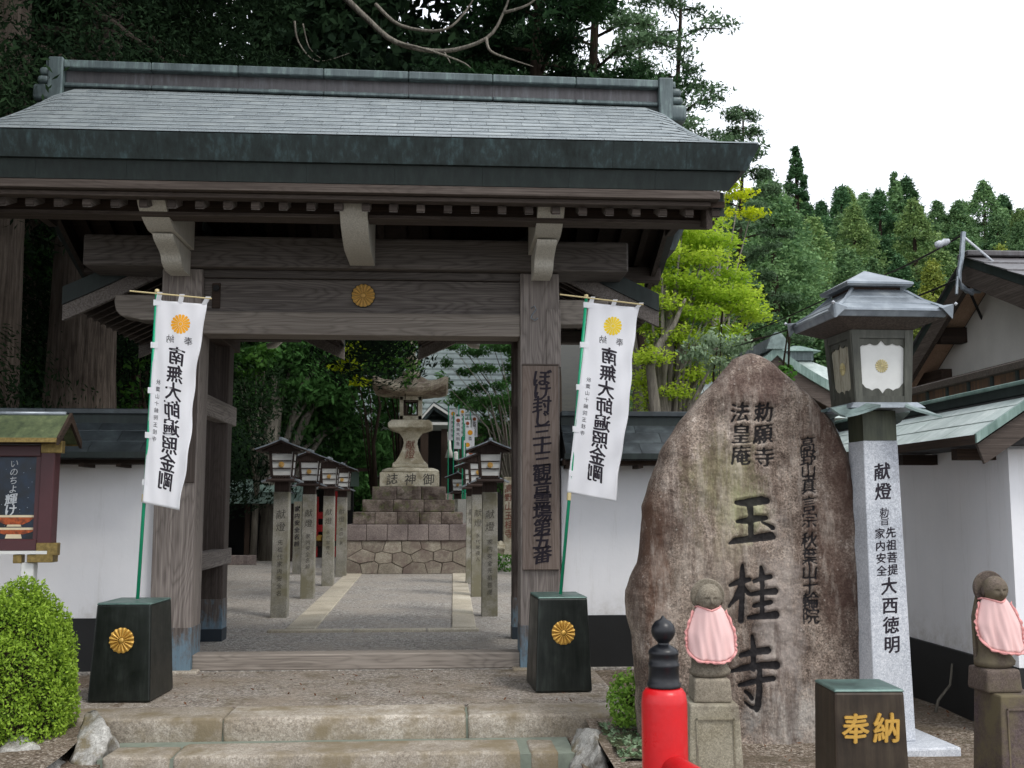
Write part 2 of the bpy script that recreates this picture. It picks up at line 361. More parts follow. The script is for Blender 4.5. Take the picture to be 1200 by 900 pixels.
def gravel(name, cols, sc=70, patch=None, dirt=None):
    m = M(name, .95, spec=.15)
    vc = m.voro(sc, m.oc, out='Color'); vd = m.voro(sc, m.oc)
    s0 = m.nt.nodes.new('ShaderNodeSeparateColor'); m.nt.links.new(vc, s0.inputs[0])
    base = m.ramp(s0.outputs[0], [(0, cols[0]), (.35, cols[1]), (.7, cols[2]), (1, cols[3])])
    base = m.mix(m.ramp(vd, [(.35, 0.0), (.75, .55)]), base, cols[0])
    big = m.noise(1.3, 5, .65, m.oc)
    if patch: base = m.mix(m.ramp(big, [(.42, 0.0), (.62, .75)]), base, patch)
    if dirt: base = m.mix(m.ramp(m.noise(3.1, 6, .7, m.oc), [(.5, 0.0), (.66, .8)]), base, dirt)
    base = m.mix(.35, base, m.ramp(m.noise(sc * .3, 3, .7, m.oc), [(.3, .3), (.7, .75)]), 'OVERLAY')
    m.color(base); h = m.math('SUBTRACT', 1.0, vd); m.bump(m.math('ADD', h, m.math('MULTIPLY', big, .4)), .8, .012); return m.m
MT['gravel'] = gravel('courtyard_gravel', ['#77736e', '#9d9892', '#b9b4ac', '#d2cdc5'], 45, '#a79f95')
MT['gravel_front'] = gravel('front_gravel', ['#67605a', '#948c82', '#b0a89e', '#cdc6bd'], 70, '#938778', '#6f6553')
MT['gravel_bed'] = gravel('bed_gravel', ['#4d4339', '#7c7063', '#978b7d', '#bab0a3'], 70, '#6f6153', '#595041')
MT['moss'] = plain('moss', '#4c5230', 1.0, sc=30, nz=.4, bump=.8)
MT['road'] = plain('grey_paving', '#6d6a64', .9, sc=20, nz=.15)
MT['soil'] = plain('forest_soil', '#2b2a1f', 1.0, sc=2, nz=.3)

# ---------------------------------------------------------------- lettering
CHARS = sorted(set('奉納南無大師遍照金剛秋葉山十輪院玉桂寺ぼけ封じ三十三観音霊場第五番献燈勅旨先祖菩提家内安全大西徳明勅願寺法皇庵高野山真言宗いのちよ輝け御神誌国永代常夜名前人本田一家勝'))
GLY = {}
def make_glyphs(bold):
    objs = []
    for ch in CHARS:
        cu = bpy.data.curves.new('glyph', 'FONT'); cu.body = ch; cu.size = 1.0; cu.offset = bold; cu.resolution_u = 2
        cu.align_x = 'LEFT'; o = bpy.data.objects.new('glyph', cu); COL.objects.link(o); objs.append((ch, o))
    bpy.context.view_layer.update(); dg = bpy.context.evaluated_depsgraph_get(); raw = {}
    for ch, o in objs:
        me = bpy.data.meshes.new_from_object(o.evaluated_get(dg))
        v = np.array([tuple(p.co)[:2] for p in me.vertices]).reshape(-1, 2); f = [tuple(p.vertices) for p in me.polygons]
        raw[ch] = (v, f); bpy.data.meshes.remove(me)
    for ch, o in objs:
        cu = o.data; bpy.data.objects.remove(o); bpy.data.curves.remove(cu)
    ref = raw['国'][0]; c = (ref.min(0) + ref.max(0)) / 2; s = (ref.max(0) - ref.min(0)).max()
    for ch, (v, f) in raw.items():
        v = (v - c) / s
        # brush hand: strokes climb a little to the right and lean on a slight curve
        x, y = v[:, 0].copy(), v[:, 1].copy()
        v = np.stack([x + .03 * np.sin(3.1 * y + .4), y + .085 * x + .03 * np.sin(4.2 * x + len(f) % 5)], 1)
        GLY[(ch, bold)] = (v, f)
make_glyphs(0.0)
COPIES = {0.0: [(0, 0)], .012: [(-.013, 0), (.013, 0), (0, .011)], .026: [(-.030, 0), (.030, 0), (-.01, -.018), (.01, .018), (0, 0)]}

def glyph_on(g, ch, fn, size, cx, cy, depth, bold=.012, sx=1.0, mirror=False):
    """put one character on a surface: fn(x, y, d) gives the 3-D spot, d is the height above the surface"""
    v0, f = GLY[(ch, 0.0)]
    for kk, (ox, oy) in enumerate(COPIES[bold]):     # a thick brush: overlapped strokes, each a hair above the last
     v = v0 + np.array([ox, oy]); dk = depth + kk * .00025
     P_ = [((-1 if mirror else 1) * p[0] * size * sx + cx, p[1] * size + cy) for p in v]
     n = len(P_); vs = [fn(x, y, 0) for x, y in P_] + [fn(x, y, dk) for x, y in P_]
     cnt = {}
     for q in f:
        for i in range(len(q)):
            e = (q[i], q[(i + 1) % len(q)]); k = (min(e), max(e)); cnt[k] = None if k in cnt else e
     fs = [tuple(i + n for i in q) for q in f]
     fs += [(e[0], e[1], e[1] + n, e[0] + n) for e in cnt.values() if e]
     g.add(vs, fs)
def column(s, fn, cx, y_top, pitch, size, depth, mat, parent, name='inscription', bold=.012, sx=1.0, mirror=False, label=None):
    g = G(); y = y_top
    for ch in s:
        if ch == ' ': y -= pitch * .6; continue
        glyph_on(g, ch, fn, size, cx, y, depth, bold, sx, mirror); y -= pitch
    me = bpy.data.meshes.new(name); me.from_pydata([tuple(p) for p in g.v], [], g.f); me.update()
    return part(name, me, mat, parent, label)
def flat_front(x0, y0, z0, slope=0.0):
    """a face looking at -Y: local x to the right, y up, d towards the viewer"""
    return lambda x, y, d: (x0 + x, y0 - d + slope * y, z0 + y)

def crest_geo(g, r, fn, depth=.0, relief=.5, n=16):
    """sixteen-petal flower: petals bulge by relief * petal width"""
    for k in range(n):
        a0 = 2 * math.pi * (k + .5) / n; ha = math.pi / n * .88
        rows = []
        for i, t in enumerate((.24, .5, .78, .92, 1.0)):
            wdt = ha * (1.0 if t < .8 else (1.0 if t < .93 else .55)) ; rr = r * t
            if t == .92: wdt = ha * .93
            row = []
            for j, s_ in enumerate((-1, -.5, 0, .5, 1)):
                a = a0 + wdt * s_; h = depth + relief * r * .2 * (1 - s_ * s_) * (1 if t < .95 else .55)
                row.append(fn(rr * math.cos(a), rr * math.sin(a), h))
            rows.append(row)
        vs = [p for row in rows for p in row]; fs = [(i * 5 + j, i * 5 + j + 1, (i + 1) * 5 + j + 1, (i + 1) * 5 + j) for i in range(4) for j in range(4)]
        # skirt to the ground so that it has thickness
        base = [fn(r * .92 * math.cos(a0 + s_ * ha), r * .92 * math.sin(a0 + s_ * ha), 0) for s_ in (-1, 1)]
        g.add(vs, fs)
    g.add([fn(0, 0, depth + relief * r * .32)] + [fn(r * .21 * math.cos(2 * math.pi * j / 12), r * .21 * math.sin(2 * math.pi * j / 12), depth + relief * r * .12) for j in range(12)], [(0, 1 + j, 1 + (j + 1) % 12) for j in range(12)])
def crest(name, r, fn, mat, parent, backing=None, relief=.5):
    g = G(); crest_geo(g, r, fn, .001, relief)
    me = bpy.data.meshes.new(name); me.from_pydata([tuple(p) for p in g.v], [], g.f); me.update()
    if relief: me.polygons.foreach_set('use_smooth', [True] * len(me.polygons))
    o = part(name, me, mat, parent)
    if backing:
        b = G(); n = 32; b.add([fn(r * .97 * math.cos(2 * math.pi * j / n), r * .97 * math.sin(2 * math.pi * j / n), .0005) for j in range(n)], [tuple(range(n))])
        part('crest_back', b, backing, o)
    return o

# ---------------------------------------------------------------- ground
LAST = 7.57
struct('courtyard_ground', G().box(-60, 60, 9.15, 130, -.3, 0.0), MT['gravel'])
g = G(); g.box(-2.75, 1.25, LAST, 9.146, -.3, -.006)
struct('platform_ground', g, MT['gravel_front'])
# gravel beds right and left of the steps, and the lower road where the photographer stands
def sheet(x0, x1, y0, y1, nx, ny, zf):
    g = G(); 
    for j in range(ny + 1):
        for i in range(nx + 1):
            x = x0 + (x1 - x0) * i / nx; y = y0 + (y1 - y0) * j / ny; g.v.append((x, y, zf(x, y)))
    g.f = [(j * (nx + 1) + i, j * (nx + 1) + i + 1, (j + 1) * (nx + 1) + i + 1, (j + 1) * (nx + 1) + i) for j in range(ny) for i in range(nx)]
    return g
from mathutils import noise as mn
def bedz(x, y): return -.028 - .02 * max(0, 6.8 - y) + .022 * mn.noise(Vector((x * 2.5, y * 2.5, 0)))
struct('gravel_bed', sheet(.92, 8.0, 4.0, 9.2, 90, 66, lambda x, y: bedz(x, y) if not (x < 1.25 and y > 7.1) else -.03), MT['gravel_bed'], smooth=True)
struct('left_bed', sheet(-9.0, -2.2, 5.6, 9.2, 60, 30, lambda x, y: -.02 - .11 * max(0, 7.0 - y) + .03 * mn.noise(Vector((x * 2, y * 2, 3)))), MT['gravel_bed'], smooth=True)
struct('road', G().box(-60, 60, -40, 6.66, -.34, -.30), MT['road'])
struct('far_ground', G().box(-400, 400, -300, 500, -.6, -.5), MT['soil'])

# steps: rows of granite blocks with greenish mortar
st = thing('stone_steps', 'two long granite steps with green mortar joints leading up to the gate', 'steps', (0, 0, 0))
def block(name, x0, x1, y0, y1, z0, z1, mat, par, seed, bev=.018, amp=.006, cuts=10):
    g = G().box(x0, x1, y0, y1, z0, z1); me = g.mesh(name, True, bev, 2)
    bm = bmesh.new(); bm.from_mesh(me)
    for _ in range(3):
        bmesh.ops.subdivide_edges(bm, edges=[e for e in bm.edges if e.calc_length() > .09], cuts=1, use_grid_fill=True)
    bm.to_mesh(me); bm.free(); bumpy(me, amp, 9, seed); smooth_by_angle(me, 50)
    return part(name, me, mat, par)
for i, (a, b) in enumerate(((-2.62, -1.42), (-1.412, .145), (.16, 1.2))):
    block('step_stone', a, b, 7.15, LAST - .01, -.3, .0 + .002 * (i % 2), MT['granite_step'], st, i)
for i, (a, b) in enumerate(((-2.02, -1.62), (-1.605, .47), (.53, .70))):
    block('step_stone', a, b, 6.67, 7.03 if i else 6.96, -.45, -.13 + .002 * (i % 2), MT['granite_step'], st, i + 9)
part('mortar_bed', G().box(-2.05, .80, 6.68, 7.148, -.42, -.145), MT['mortar'], st)
part('packed_earth', G().box(-3.2, -2.03, 5.0, 7.14, -.5, -.17), MT['gravel_bed'], st)
part('packed_earth', G().box(.81, .95, 5.6, 7.14, -.5, -.15), MT['gravel_bed'], st)
part('mortar_bed', G().box(-2.6, 1.18, 7.17, 7.55, -.32, -.02), MT['mortar'], st)
0 and part('moss_strip', sheet(-1.6, .9, 7.53, 7.66, 60, 3, lambda x, y: -.003 + .016 * max(0, mn.noise(Vector((x * 6, y * 8, 1))) + .1)), MT['moss'], st)

# edging rocks
def rock(name, label, c, s, seed, mat, group=None, rz=0, flat=.5, cat='rock'):
    bm = bmesh.new(); bmesh.ops.create_icosphere(bm, subdivisions=5, radius=1)
    me = bpy.data.meshes.new(name); bm.to_mesh(me); bm.free(); rs = random.Random(seed)
    planes = [(Vector((rs.uniform(-1, 1), rs.uniform(-1, 1), rs.uniform(-.3, 1))).normalized(), rs.uniform(.42, .80)) for _ in range(16)]
    for v in me.vertices:
        for n, d in planes:
            e = v.co.dot(n) - d
            if e > 0: v.co -= n * e * .97
        v.co = Vector((v.co.x * s[0], v.co.y * s[1], v.co.z * s[2]))
    me.update(); bumpy(me, .022, 7, seed); smooth_by_angle(me, 35)
    o = link(name, me, mat); o.location = c; o.rotation_euler = (0, 0, rz); return tag(o, label, cat, group)
rock('edging_rock', 'pale angular rock pointing up at the left end of the upper step', (-2.12, 6.93, -.13), (.20, .30, .26), 3, MT['rock'], 'rocks edging the steps', .4)
rock('edging_rock', 'broad cracked grey rock under the round bush beside the steps', (-2.40, 6.62, -.24), (.40, .42, .27), 5, MT['rock'], 'rocks edging the steps')
rock('edging_rock', 'long whitish rock at the right end of the steps by the granite block', (.90, 6.78, -.18), (.17, .56, .25), 8, MT['rock'], 'rocks edging the steps', -.06)
rock('edging_rock', 'dark split rock at the bottom edge in front of the mossy bed', (.98, 6.05, -.26), (.24, .46, .27), 11, MT['rock'], 'rocks edging the steps', -.15)
o = struct('moss_patch', sheet(.98, 1.32, 6.0, 7.0, 30, 60, lambda x, y: -.03 + .05 * (mn.noise(Vector((x * 7, y * 7, 5)))) ), MT['moss'], smooth=True); o['kind'] = 'stuff'

# stone-bordered path in the courtyard
pth = thing('stone_path', 'straight gravel walk bordered by pale stone slabs running to the stone lantern', 'path', (0, 0, 0))
ys = [12.1, 13.6, 15.3, 17.2, 19.4, 21.75]
for k in range(5):
    t0, t1 = (ys[k] - 12.1) / 9.7, (ys[k + 1] - 12.1) / 9.7
    for a0, a1, w in ((-1.74, -1.97, .32), (.085, .16, .27)):
        xa, xb = a0 + (a1 - a0) * t0, a0 + (a1 - a0) * t1
        g = G().hexa([(xa, ys[k] + .012, -.05), (xa + w, ys[k] + .012, -.05), (xb + w, ys[k + 1] - .012, -.05), (xb, ys[k + 1] - .012, -.05), (xa, ys[k] + .012, .022), (xa + w, ys[k] + .012, .022), (xb + w, ys[k + 1] - .012, .022), (xb, ys[k + 1] - .012, .022)])
        part('path_slab', g, MT['granite_path'], pth, bevel=.008)
for a, b in ((-1.9, -1.0), (-.98, -.2), (-.18, .38)): part('path_slab', G().box(a, b, 11.82, 11.94, -.05, .03), MT['granite_path'], pth, bevel=.008)

# ---------------------------------------------------------------- the gate
GX = -.72
gate = thing('temple_gate', 'large weathered wooden temple gate with a copper sheet roof', 'gate', (GX, 9.27, 0))
def gp(name, g, mat, par=None, **k):          # gate parts are drawn in world metres and shifted into the gate's frame
    if name.startswith('ridge_') and name != 'ridge_purlin': g.v = [(x, y, z - .010 * (x - GX)) for x, y, z in g.v]     # the old ridge sits a little out of level
    g.v = [(x - GX, y - 9.27, z) for x, y, z in g.v]
    return part(name, g, mat, par or gate, **k)
PL, PR = (-2.42, -2.08), (.64, .98)
for a, b in (PL, PR):
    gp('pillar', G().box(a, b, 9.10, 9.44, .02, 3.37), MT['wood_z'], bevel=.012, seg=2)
    gp('pillar_shoe', G().box(a - .003, b + .003, 9.097, 9.443, .0, .36), MT['shoe'], bevel=.004)
    gp('pillar_base_stone', G().box(a - .07, b + .07, 9.03, 9.51, -.05, .015), MT['granite_step'], bevel=.01)
gp('pillar_batten', G().box(.87, .99, 9.085, 9.099, 2.55, 3.05), MT['wood_z'])
RP = ((-2.47, -2.24), (.70, .93))
for a, b in RP:
    gp('rear_post', G().box(a, b, 11.12, 11.35, .0, 3.2), MT['wood_brown_z'] , bevel=.01)
    gp('post_shoe', G().box(a - .003, b + .003, 11.117, 11.353, .12, .42), MT['shoe'], bevel=.004)
    gp('post_shoe', G().box(a - .006, b + .006, 11.114, 11.356, .0, .12), MT['shoe_dark'])
    xm = (a + b) / 2 + (.06 if a < 0 else 0)
    gp('tie_beam', G().box(xm - .06, xm + .06, 9.44, 11.55, 2.2, 2.4), MT['wood_y'], bevel=.006)
    gp('tie_beam', G().box(xm - .06, xm + .06, 9.44, 11.5, .76, .92), MT['wood_y'], bevel=.006)
    gp('tie_beam', G().box(xm - .07, xm + .07, 9.44, 11.6, 3.0, 3.16), MT['wood_dark_y'], bevel=.006)
# opened door leaf folded back against each rear post
for s, x in ((-1, -2.2), (1, .72)):
    pass
gp('threshold', G().box(-2.08, .64, 9.16, 9.36, .0, .13), MT['wood_pale_x'], bevel=.008)
# beams
gp('main_beam', G().box(-3.07, 1.58, 9.03, 9.50, 3.375, 3.645), MT['wood_x_shaded'], bevel=.02, seg=2)
gp('lintel_strip', G().box(-2.08, .64, 9.13, 9.40, 3.305, 3.372), MT['wood_x_shaded'], bevel=.004)
gp('lintel_board', G().box(-2.08, .64, 9.17, 9.37, 3.012, 3.302), MT['wood_x_shaded'], bevel=.004)
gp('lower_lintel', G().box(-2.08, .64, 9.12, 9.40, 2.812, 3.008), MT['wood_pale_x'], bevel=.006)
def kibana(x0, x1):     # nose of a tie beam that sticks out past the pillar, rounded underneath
    s = 1 if x1 > x0 else -1; L = abs(x1 - x0)
    return [(x0, 2.93), (x0 + s * L * .45, 2.93), (x0 + s * L * .62, 2.95), (x0 + s * L * .85, 2.965), (x0 + s * L * .96, 3.01), (x1, 3.08), (x1, 3.15), (x0, 3.15)]
gp('beam_nose', G().prism(kibana(-2.42, -2.83), 'y', 9.16, 9.36), MT['wood_pale_x'], bevel=.008)
gp('beam_nose', G().prism(kibana(.98, 1.42), 'y', 9.16, 9.36), MT['wood_pale_x'], bevel=.008)
c_ = crest('gate_crest', .100, lambda x, y, d: (x, 9.168 - 9.27 - d - .012, 3.165 + y), MT['gold_dull'], gate, MT['brass'], .5)
part('crest_disc', G().lathe([(.104, 0), (.104, .010)], 32, M=Matrix.Translation((0, 9.168 - 9.27, 3.165)) @ Matrix.Rotation(R(90), 4, 'X')), MT['black'], gate)
gp('name_plaque', G().box(-2.01, -1.94, 9.155, 9.168, 3.04, 3.26), MT['wood_dark_x'], bevel=.004)
gp('plaque_boss', G().lathe([(.03, 0), (.026, .012)], 16, M=Matrix.Translation((-1.975, 9.155, 3.215)) @ Matrix.Rotation(R(90), 4, 'X')), MT['black'])
gp('pillar_ornament', G().tube([(.735, 9.09, 3.06), (.76, 9.07, 3.075), (.775, 9.075, 3.045), (.74, 9.08, 3.0), (.73, 9.075, 2.97), (.765, 9.07, 2.95), (.79, 9.08, 2.97)], .006, 6), MT['lantern_copper'])

# brackets (boat-shaped arms) carrying the eave purlin
def bracket_profile(y0, z0, y1, z1, yb):
    """front face: S-curve from top-front to bottom-back; the back is straight at yb"""
    pts = []
    for i in range(11):
        t = i / 10; z = z0 + (z1 - z0) * t
        if z0 > 3.6: y = y0 + (y1 - y0) * t ** 4 - .02 * math.sin(math.pi * t * 2)
        else: y = y0 + (y1 - y0) * t - .035 * math.sin(math.pi * t * 3) * (0 < i < 10)
        pts.append((y, z))
    return pts + [(yb, z1), (yb, z0)]
for xc, two in ((-2.25, True), (GX, False), (.81, True)):
    w = .105
    if two:
        gp('bracket_arm', G().prism(bracket_profile(8.07, 3.755, 8.38, 3.515, 9.03), 'x', xc - w, xc + w), MT['bracket'], smooth=35)
        gp('bracket_arm', G().prism(bracket_profile(8.42, 3.50, 8.84, 3.29, 9.03), 'x', xc - w * .76, xc + w * .76), MT['bracket'], smooth=35)
    else:
        gp('bracket_arm', G().prism(bracket_profile(8.07, 3.765, 8.50, 3.40, 9.03), 'x', xc - w, xc + w), MT['bracket'], smooth=35)

# roof carpentry
XL, XR = GX - 2.86, GX + 2.86       # wood
gp('eave_purlin', G().box(XL + .12, XR - .03, 8.17, 8.30, 3.606, 3.70), MT['wood_dark_x'], bevel=.005)  # dark wood puts the eave's shade into the front face
gp('purlin_lit_strip', G().box(XL + .11, XR - .02, 8.14, 8.32, 3.572, 3.604), MT['wood_brown_x'], bevel=.004)  # lighter strip standing in for light on the purlin's underside
gp('eave_purlin', G().box(XL + .12, XR - .03, 10.24, 10.38, 3.565, 3.70), MT['wood_brown_x'], bevel=.005)
gp('ridge_purlin', G().box(XL + .12, XR - .1, 9.18, 9.36, 3.95, 4.10), MT['wood_dark_x'])
for xc in (-2.25, GX, .81): gp('king_post', G().box(xc - .09, xc + .09, 9.18, 9.36, 3.645, 3.95), MT['wood_dark_x'])
def under(y):            # underside line of the roof: height at depth y
    d = abs(y - 9.27); return 4.175 - d * .40 - .02 * math.sin(d * 2.2)
n_r = 28
for k in range(n_r):
    x = XL + .06 + (XR - XL - .12) * k / (n_r - 1)
    for s in (-1, 1):
        ya, yb = 9.27, 9.27 + s * 1.31
        gp('rafter', G().hexa([(x - .03, min(ya, yb), under(min(ya, yb)) - .07), (x + .03, min(ya, yb), under(min(ya, yb)) - .07), (x + .03, max(ya, yb), under(max(ya, yb)) - .07), (x - .03, max(ya, yb), under(max(ya, yb)) - .07),
                               (x - .03, min(ya, yb), under(min(ya, yb))), (x + .03, min(ya, yb), under(min(ya, yb))), (x + .03, max(ya, yb), under(max(ya, yb))), (x - .03, max(ya, yb), under(max(ya, yb)))]), MT['wood_dark_y'] if s > 0 else MT['wood_y'])
for s in (-1, 1):
    ye = 9.27 + s * 1.36
    g = G().strip([(9.27, 4.19), (9.27 + s * .7, under(9.27 + s * .7) + .012), (ye, under(ye) + .012)], [(9.27, 4.24), (9.27 + s * .7, under(9.27 + s * .7) + .06), (ye, under(ye) + .06)], 'x', XL, XR)
    gp('roof_boards', g, MT['wood_dark_x'])
    y0, y1 = sorted((9.27 + s * 1.30, 9.27 + s * 1.40))
    gp('eave_board', G().box(GX - 2.72, GX + 2.74, y0, y1, 3.640, 3.676), MT['wood_brown_x'], bevel=.004)
    y0, y1 = sorted((9.27 + s * 1.34, 9.27 + s * 1.46))
    gp('eave_board', G().box(GX - 2.78, GX + 2.80, y0, y1, 3.679, 3.744), MT['wood_brown_x'], bevel=.004)
for k in range(n_r):
    x = XL + .06 + (XR - XL - .12) * k / (n_r - 1)
    gp('rafter_end', G().box(x - .032, x + .032, 7.945, 7.958, 3.582, 3.634), MT['wood_brown_x'], bevel=.003)
# copper-clad eave: upper fascia leaning outward, lower band set back; split into sheets at the seams
def seams(a, b, n):
    return [(a + (b - a) * i / n, a + (b - a) * (i + 1) / n) for i in range(n)]
for s in (-1, 1):
    Ytop, Ybot, Yin = 9.27 + s * 1.60, 9.27 + s * 1.53, 9.27 + s * 1.0
    for a, b in seams(GX - 3.08, GX + 3.08, 11):
        a2 = a + .09 if a < GX - 3.0 else a; b2 = b - .09 if b > GX + 3.0 else b
        gp('fascia_sheet', G().hexa([(a2 + .0006, Ybot, 3.885), (b2 - .0006, Ybot, 3.885), (b2 - .0006, Yin, 3.885), (a2 + .0006, Yin, 3.885), (a + .0006, Ytop, 4.068), (b - .0006, Ytop, 4.068), (b - .0006, Yin, 4.068 + .03), (a + .0006, Yin, 4.068 + .03)]), MT['eave_copper'])
    Yt, Yb = 9.27 + s * 1.50, 9.27 + s * 1.46
    for a, b in seams(GX - 2.95, GX + 2.95, 9):
        a2 = a + .08 if a < GX - 2.9 else a; b2 = b - .08 if b > GX + 2.9 else b
        gp('lower_fascia_sheet', G().hexa([(a2 + .0006, Yb, 3.747), (b2 - .0006, Yb, 3.747), (b2 - .0006, 9.27 + s * .95, 3.765 + .2), (a2 + .0006, 9.27 + s * .95, 3.765 + .2), (a + .0006, Yt, 3.882), (b - .0006, Yt, 3.882), (b - .0006, 9.27 + s * .95, 4.1), (a + .0006, 9.27 + s * .95, 4.1)]), MT['eave_copper2'])
# verge boards
for sx_ in (-1, 1):
    xe = GX + sx_ * 2.78; x0, x1 = sorted((xe, xe + sx_ * .09))
    n = 13; lo = []; hi = []
    for i in range(n):
        y = 9.27 - 1.30 + 2.6 * i / (n - 1); d = abs(y - 9.27); b = 4.27 - d * .40 - .03 * math.sin(d * 2.1)
        lo.append((y, b - .15)); hi.append((y, b + .04))
    gp('verge_board', G().strip(lo, hi, 'x', x0, x1), MT['eave_copper2'])
    x0, x1 = sorted((xe - sx_ * .05, xe - sx_ * .004))
    gp('barge_board', G().strip([(y, z - .10) for y, z in lo], [(y, z - .02) for y, z in hi], 'x', x0, x1), MT['wood_brown_y'])
    gp('gable_fill', G().prism([(9.27 - 1.3, 3.76), (9.27 + 1.3, 3.76), (9.27, 4.3)], 'x', xe - sx_ * .04, xe + sx_ * .0), MT['wood_dark_y']) if 0 else None
    gp('gable_drop', G().prism([(xe - sx_ * .07, 4.2), (xe + sx_ * .02, 4.2), (xe + sx_ * .0, 3.8), (xe - sx_ * .07, 3.8)], 'y', 9.12, 9.42), MT['wood_brown_y'])
# roof covering
def roofz(x, v):
    q = max(0, (abs(x - GX) - 2.45) / .62); q = min(q, 1)
    return 4.075 + (.837 - .010 * (x - GX)) * (v ** 1.06) - .62 * q * q * v * (1 if v > 0 else 0)
def roofy(v, s): return 9.27 + s * (1.585 - 1.40 * v)
ROWS = 11
rr = random.Random(4)
def tile(x0, x1, v0, v1, s, name='roof_tile'):
    g = G(); n = 3; lift = .016; top = []; th = .006
    for vv, lf in ((v0, lift), (v1, .001)):
        for i in range(n):
            x = x0 + (x1 - x0) * i / (n - 1); top.append((x, roofy(vv, s), roofz(x, vv) + lf))
    bot = [(x, y, z - (.009 if k < n else .001)) for k, (x, y, z) in enumerate(top)]
    vs = top + bot; m = 2 * n
    fs = [(0, 1, 4, 3), (1, 2, 5, 4), (m, m + 3, m + 4, m + 1), (m + 1, m + 4, m + 5, m + 2), (0, m, m + 1, 1), (1, m + 1, m + 2, 2), (0, 3, m + 3, m), (2, m + 2, m + 5, 5)]
    g.add(vs, fs); return g
for r_ in range(ROWS):
    v0, v1 = r_ / ROWS, (r_ + 1) / ROWS + .012
    xs = [GX - 3.07]; x = GX - 3.07 + (.27 if r_ % 2 else .135) + rr.uniform(-.01, .01)
    while x < GX + 3.07 - .1: xs.append(x); x += .285 + rr.uniform(-.006, .006)
    xs.append(GX + 3.07)
    for a, b in zip(xs[:-1], xs[1:]): gp('roof_tile', tile(a + .0015, b - .0015, v0, min(v1, 1.0), -1), MT['tile_copper'])
def slope_sheet(s, dz):
    g = G(); nx, nv = 40, 14
    for j in range(nv + 1):
        for i in range(nx + 1):
            x = GX - 3.07 + 6.14 * i / nx; g.v.append((x, roofy(j / nv, s), roofz(x, j / nv) + dz))
    g.f = [(j * (nx + 1) + i, j * (nx + 1) + i + 1, (j + 1) * (nx + 1) + i + 1, (j + 1) * (nx + 1) + i) for j in range(nv) for i in range(nx)]; return g
gp('roof_underlay', slope_sheet(-1, -.012), MT['black'])
gp('rear_roof_slope', slope_sheet(1, 0), MT['tile_copper'])
gp('roof_core', G().prism([(9.27 - 1.0, 4.10), (9.27 + 1.0, 4.10), (9.27 + .2, 4.72), (9.27 - .2, 4.72)], 'x', GX - 2.75, GX + 2.75), MT['black'])
# ridge: base, plate, trims, cap in sheets
RX0, RX1 = GX - 2.60, GX + 2.60
gp('ridge_base', G().box(RX0, RX1, 9.12, 9.42, 4.72, 4.955), MT['eave_copper2'])
for a, b in seams(RX0, RX1, 7):
    gp('ridge_plate', G().box(a + .001, b - .001, 9.15, 9.39, 4.955, 5.10), MT['ridge_plate'])
    gp('ridge_trim', G().box(a + .001, b - .001, 9.09, 9.45, 4.935, 4.972), MT['ridge_copper'], bevel=.01)
    gp('ridge_cap', G().box(a + .001, b - .001, 9.07, 9.47, 5.098, 5.168), MT['ridge_copper'], bevel=.008)
for s in (-1, 1):
    x0 = GX + s * 2.60
    def o_(dx): return x0 + s * dx
    g = G(); g.box(*sorted((o_(0), o_(.13))), 9.06, 9.48, 4.80, 5.19); gp('ridge_end_block', g, MT['ridge_copper'], bevel=.012)
    for z0_, z1_, d0, d1, hy in ((5.11, 5.17, .12, .16, .17), (5.03, 5.105, .11, .21, .19), (4.95, 5.025, .11, .22, .20), (4.80, 4.945, .09, .25, .21)):
        g = G(); g.box(*sorted((o_(d0), o_(d1))), 9.27 - hy, 9.27 + hy, z0_, z1_)
        gp('ridge_end_roll', g, MT['ridge_copper'], smooth=50, bevel=.03 if z0_ < 5.1 else .01, seg=3)

# small rear roofs over each rear post, ridge running front to back
for xc in (-2.25, .81):
    y0, y1 = 9.50, 11.85
    def prof(dz, n=7):
        out = []
        for s in (-1, 1):
            for i in (range(n, -1, -1) if s < 0 else range(1, n + 1)):
                d = 1.12 * i / n; out.append((xc + s * d, 3.74 + dz - d * .56 + .06 * (d / 1.12) ** 2 * 1.0))
        return out
    gp('rear_roof_boards', G().strip(prof(-.04), prof(0), 'y', y0 + .05, y1 - .05), MT['wood_dark_y'])
    gp('rear_roof_cover', G().strip(prof(.004), prof(.07), 'y', y0, y1), MT['eave_copper2'])
    for yy in (y0 - .03, y1 - .02):
        gp('barge_board', G().strip(prof(-.20), prof(-.062), 'y', yy, yy + .05), MT['wood_y'])
        gp('barge_cladding', G().strip(prof(-.06), prof(.10), 'y', yy - .02, yy + .07), MT['eave_copper2'])
    gp('rear_roof_ridge', G().box(xc - .07, xc + .07, y0 - .02, y1 + .02, 3.80, 3.92), MT['ridge_copper'], bevel=.01)
    for k in range(12):
        y = y0 + .12 + (y1 - y0 - .24) * k / 11
        for s in (-1, 1):
            gp('rafter', G().hexa([(xc, y - .022, 3.63), (xc, y + .022, 3.63), (xc + s * 1.08, y + .022, 3.09), (xc + s * 1.08, y - .022, 3.09), (xc, y - .022, 3.69), (xc, y + .022, 3.69), (xc + s * 1.08, y + .022, 3.15), (xc + s * 1.08, y - .022, 3.15)]), MT['wood_brown_x'])
    gp('rear_purlin', G().box(xc - .08, xc + .08, y0 - .04, y1 - .1, 3.42, 3.6), MT['wood_dark_y'])
    for s in (-1, 1): gp('rear_purlin', G().box(xc + s * .62 - .05, xc + s * .62 + .05, y0 - .02, y1 - .05, 3.22, 3.32), MT['wood_brown_y'])
    gp('cross_arm', G().box(xc - .72, xc + .72, 11.16, 11.32, 3.08, 3.21), MT['wood_brown_x'], bevel=.01)
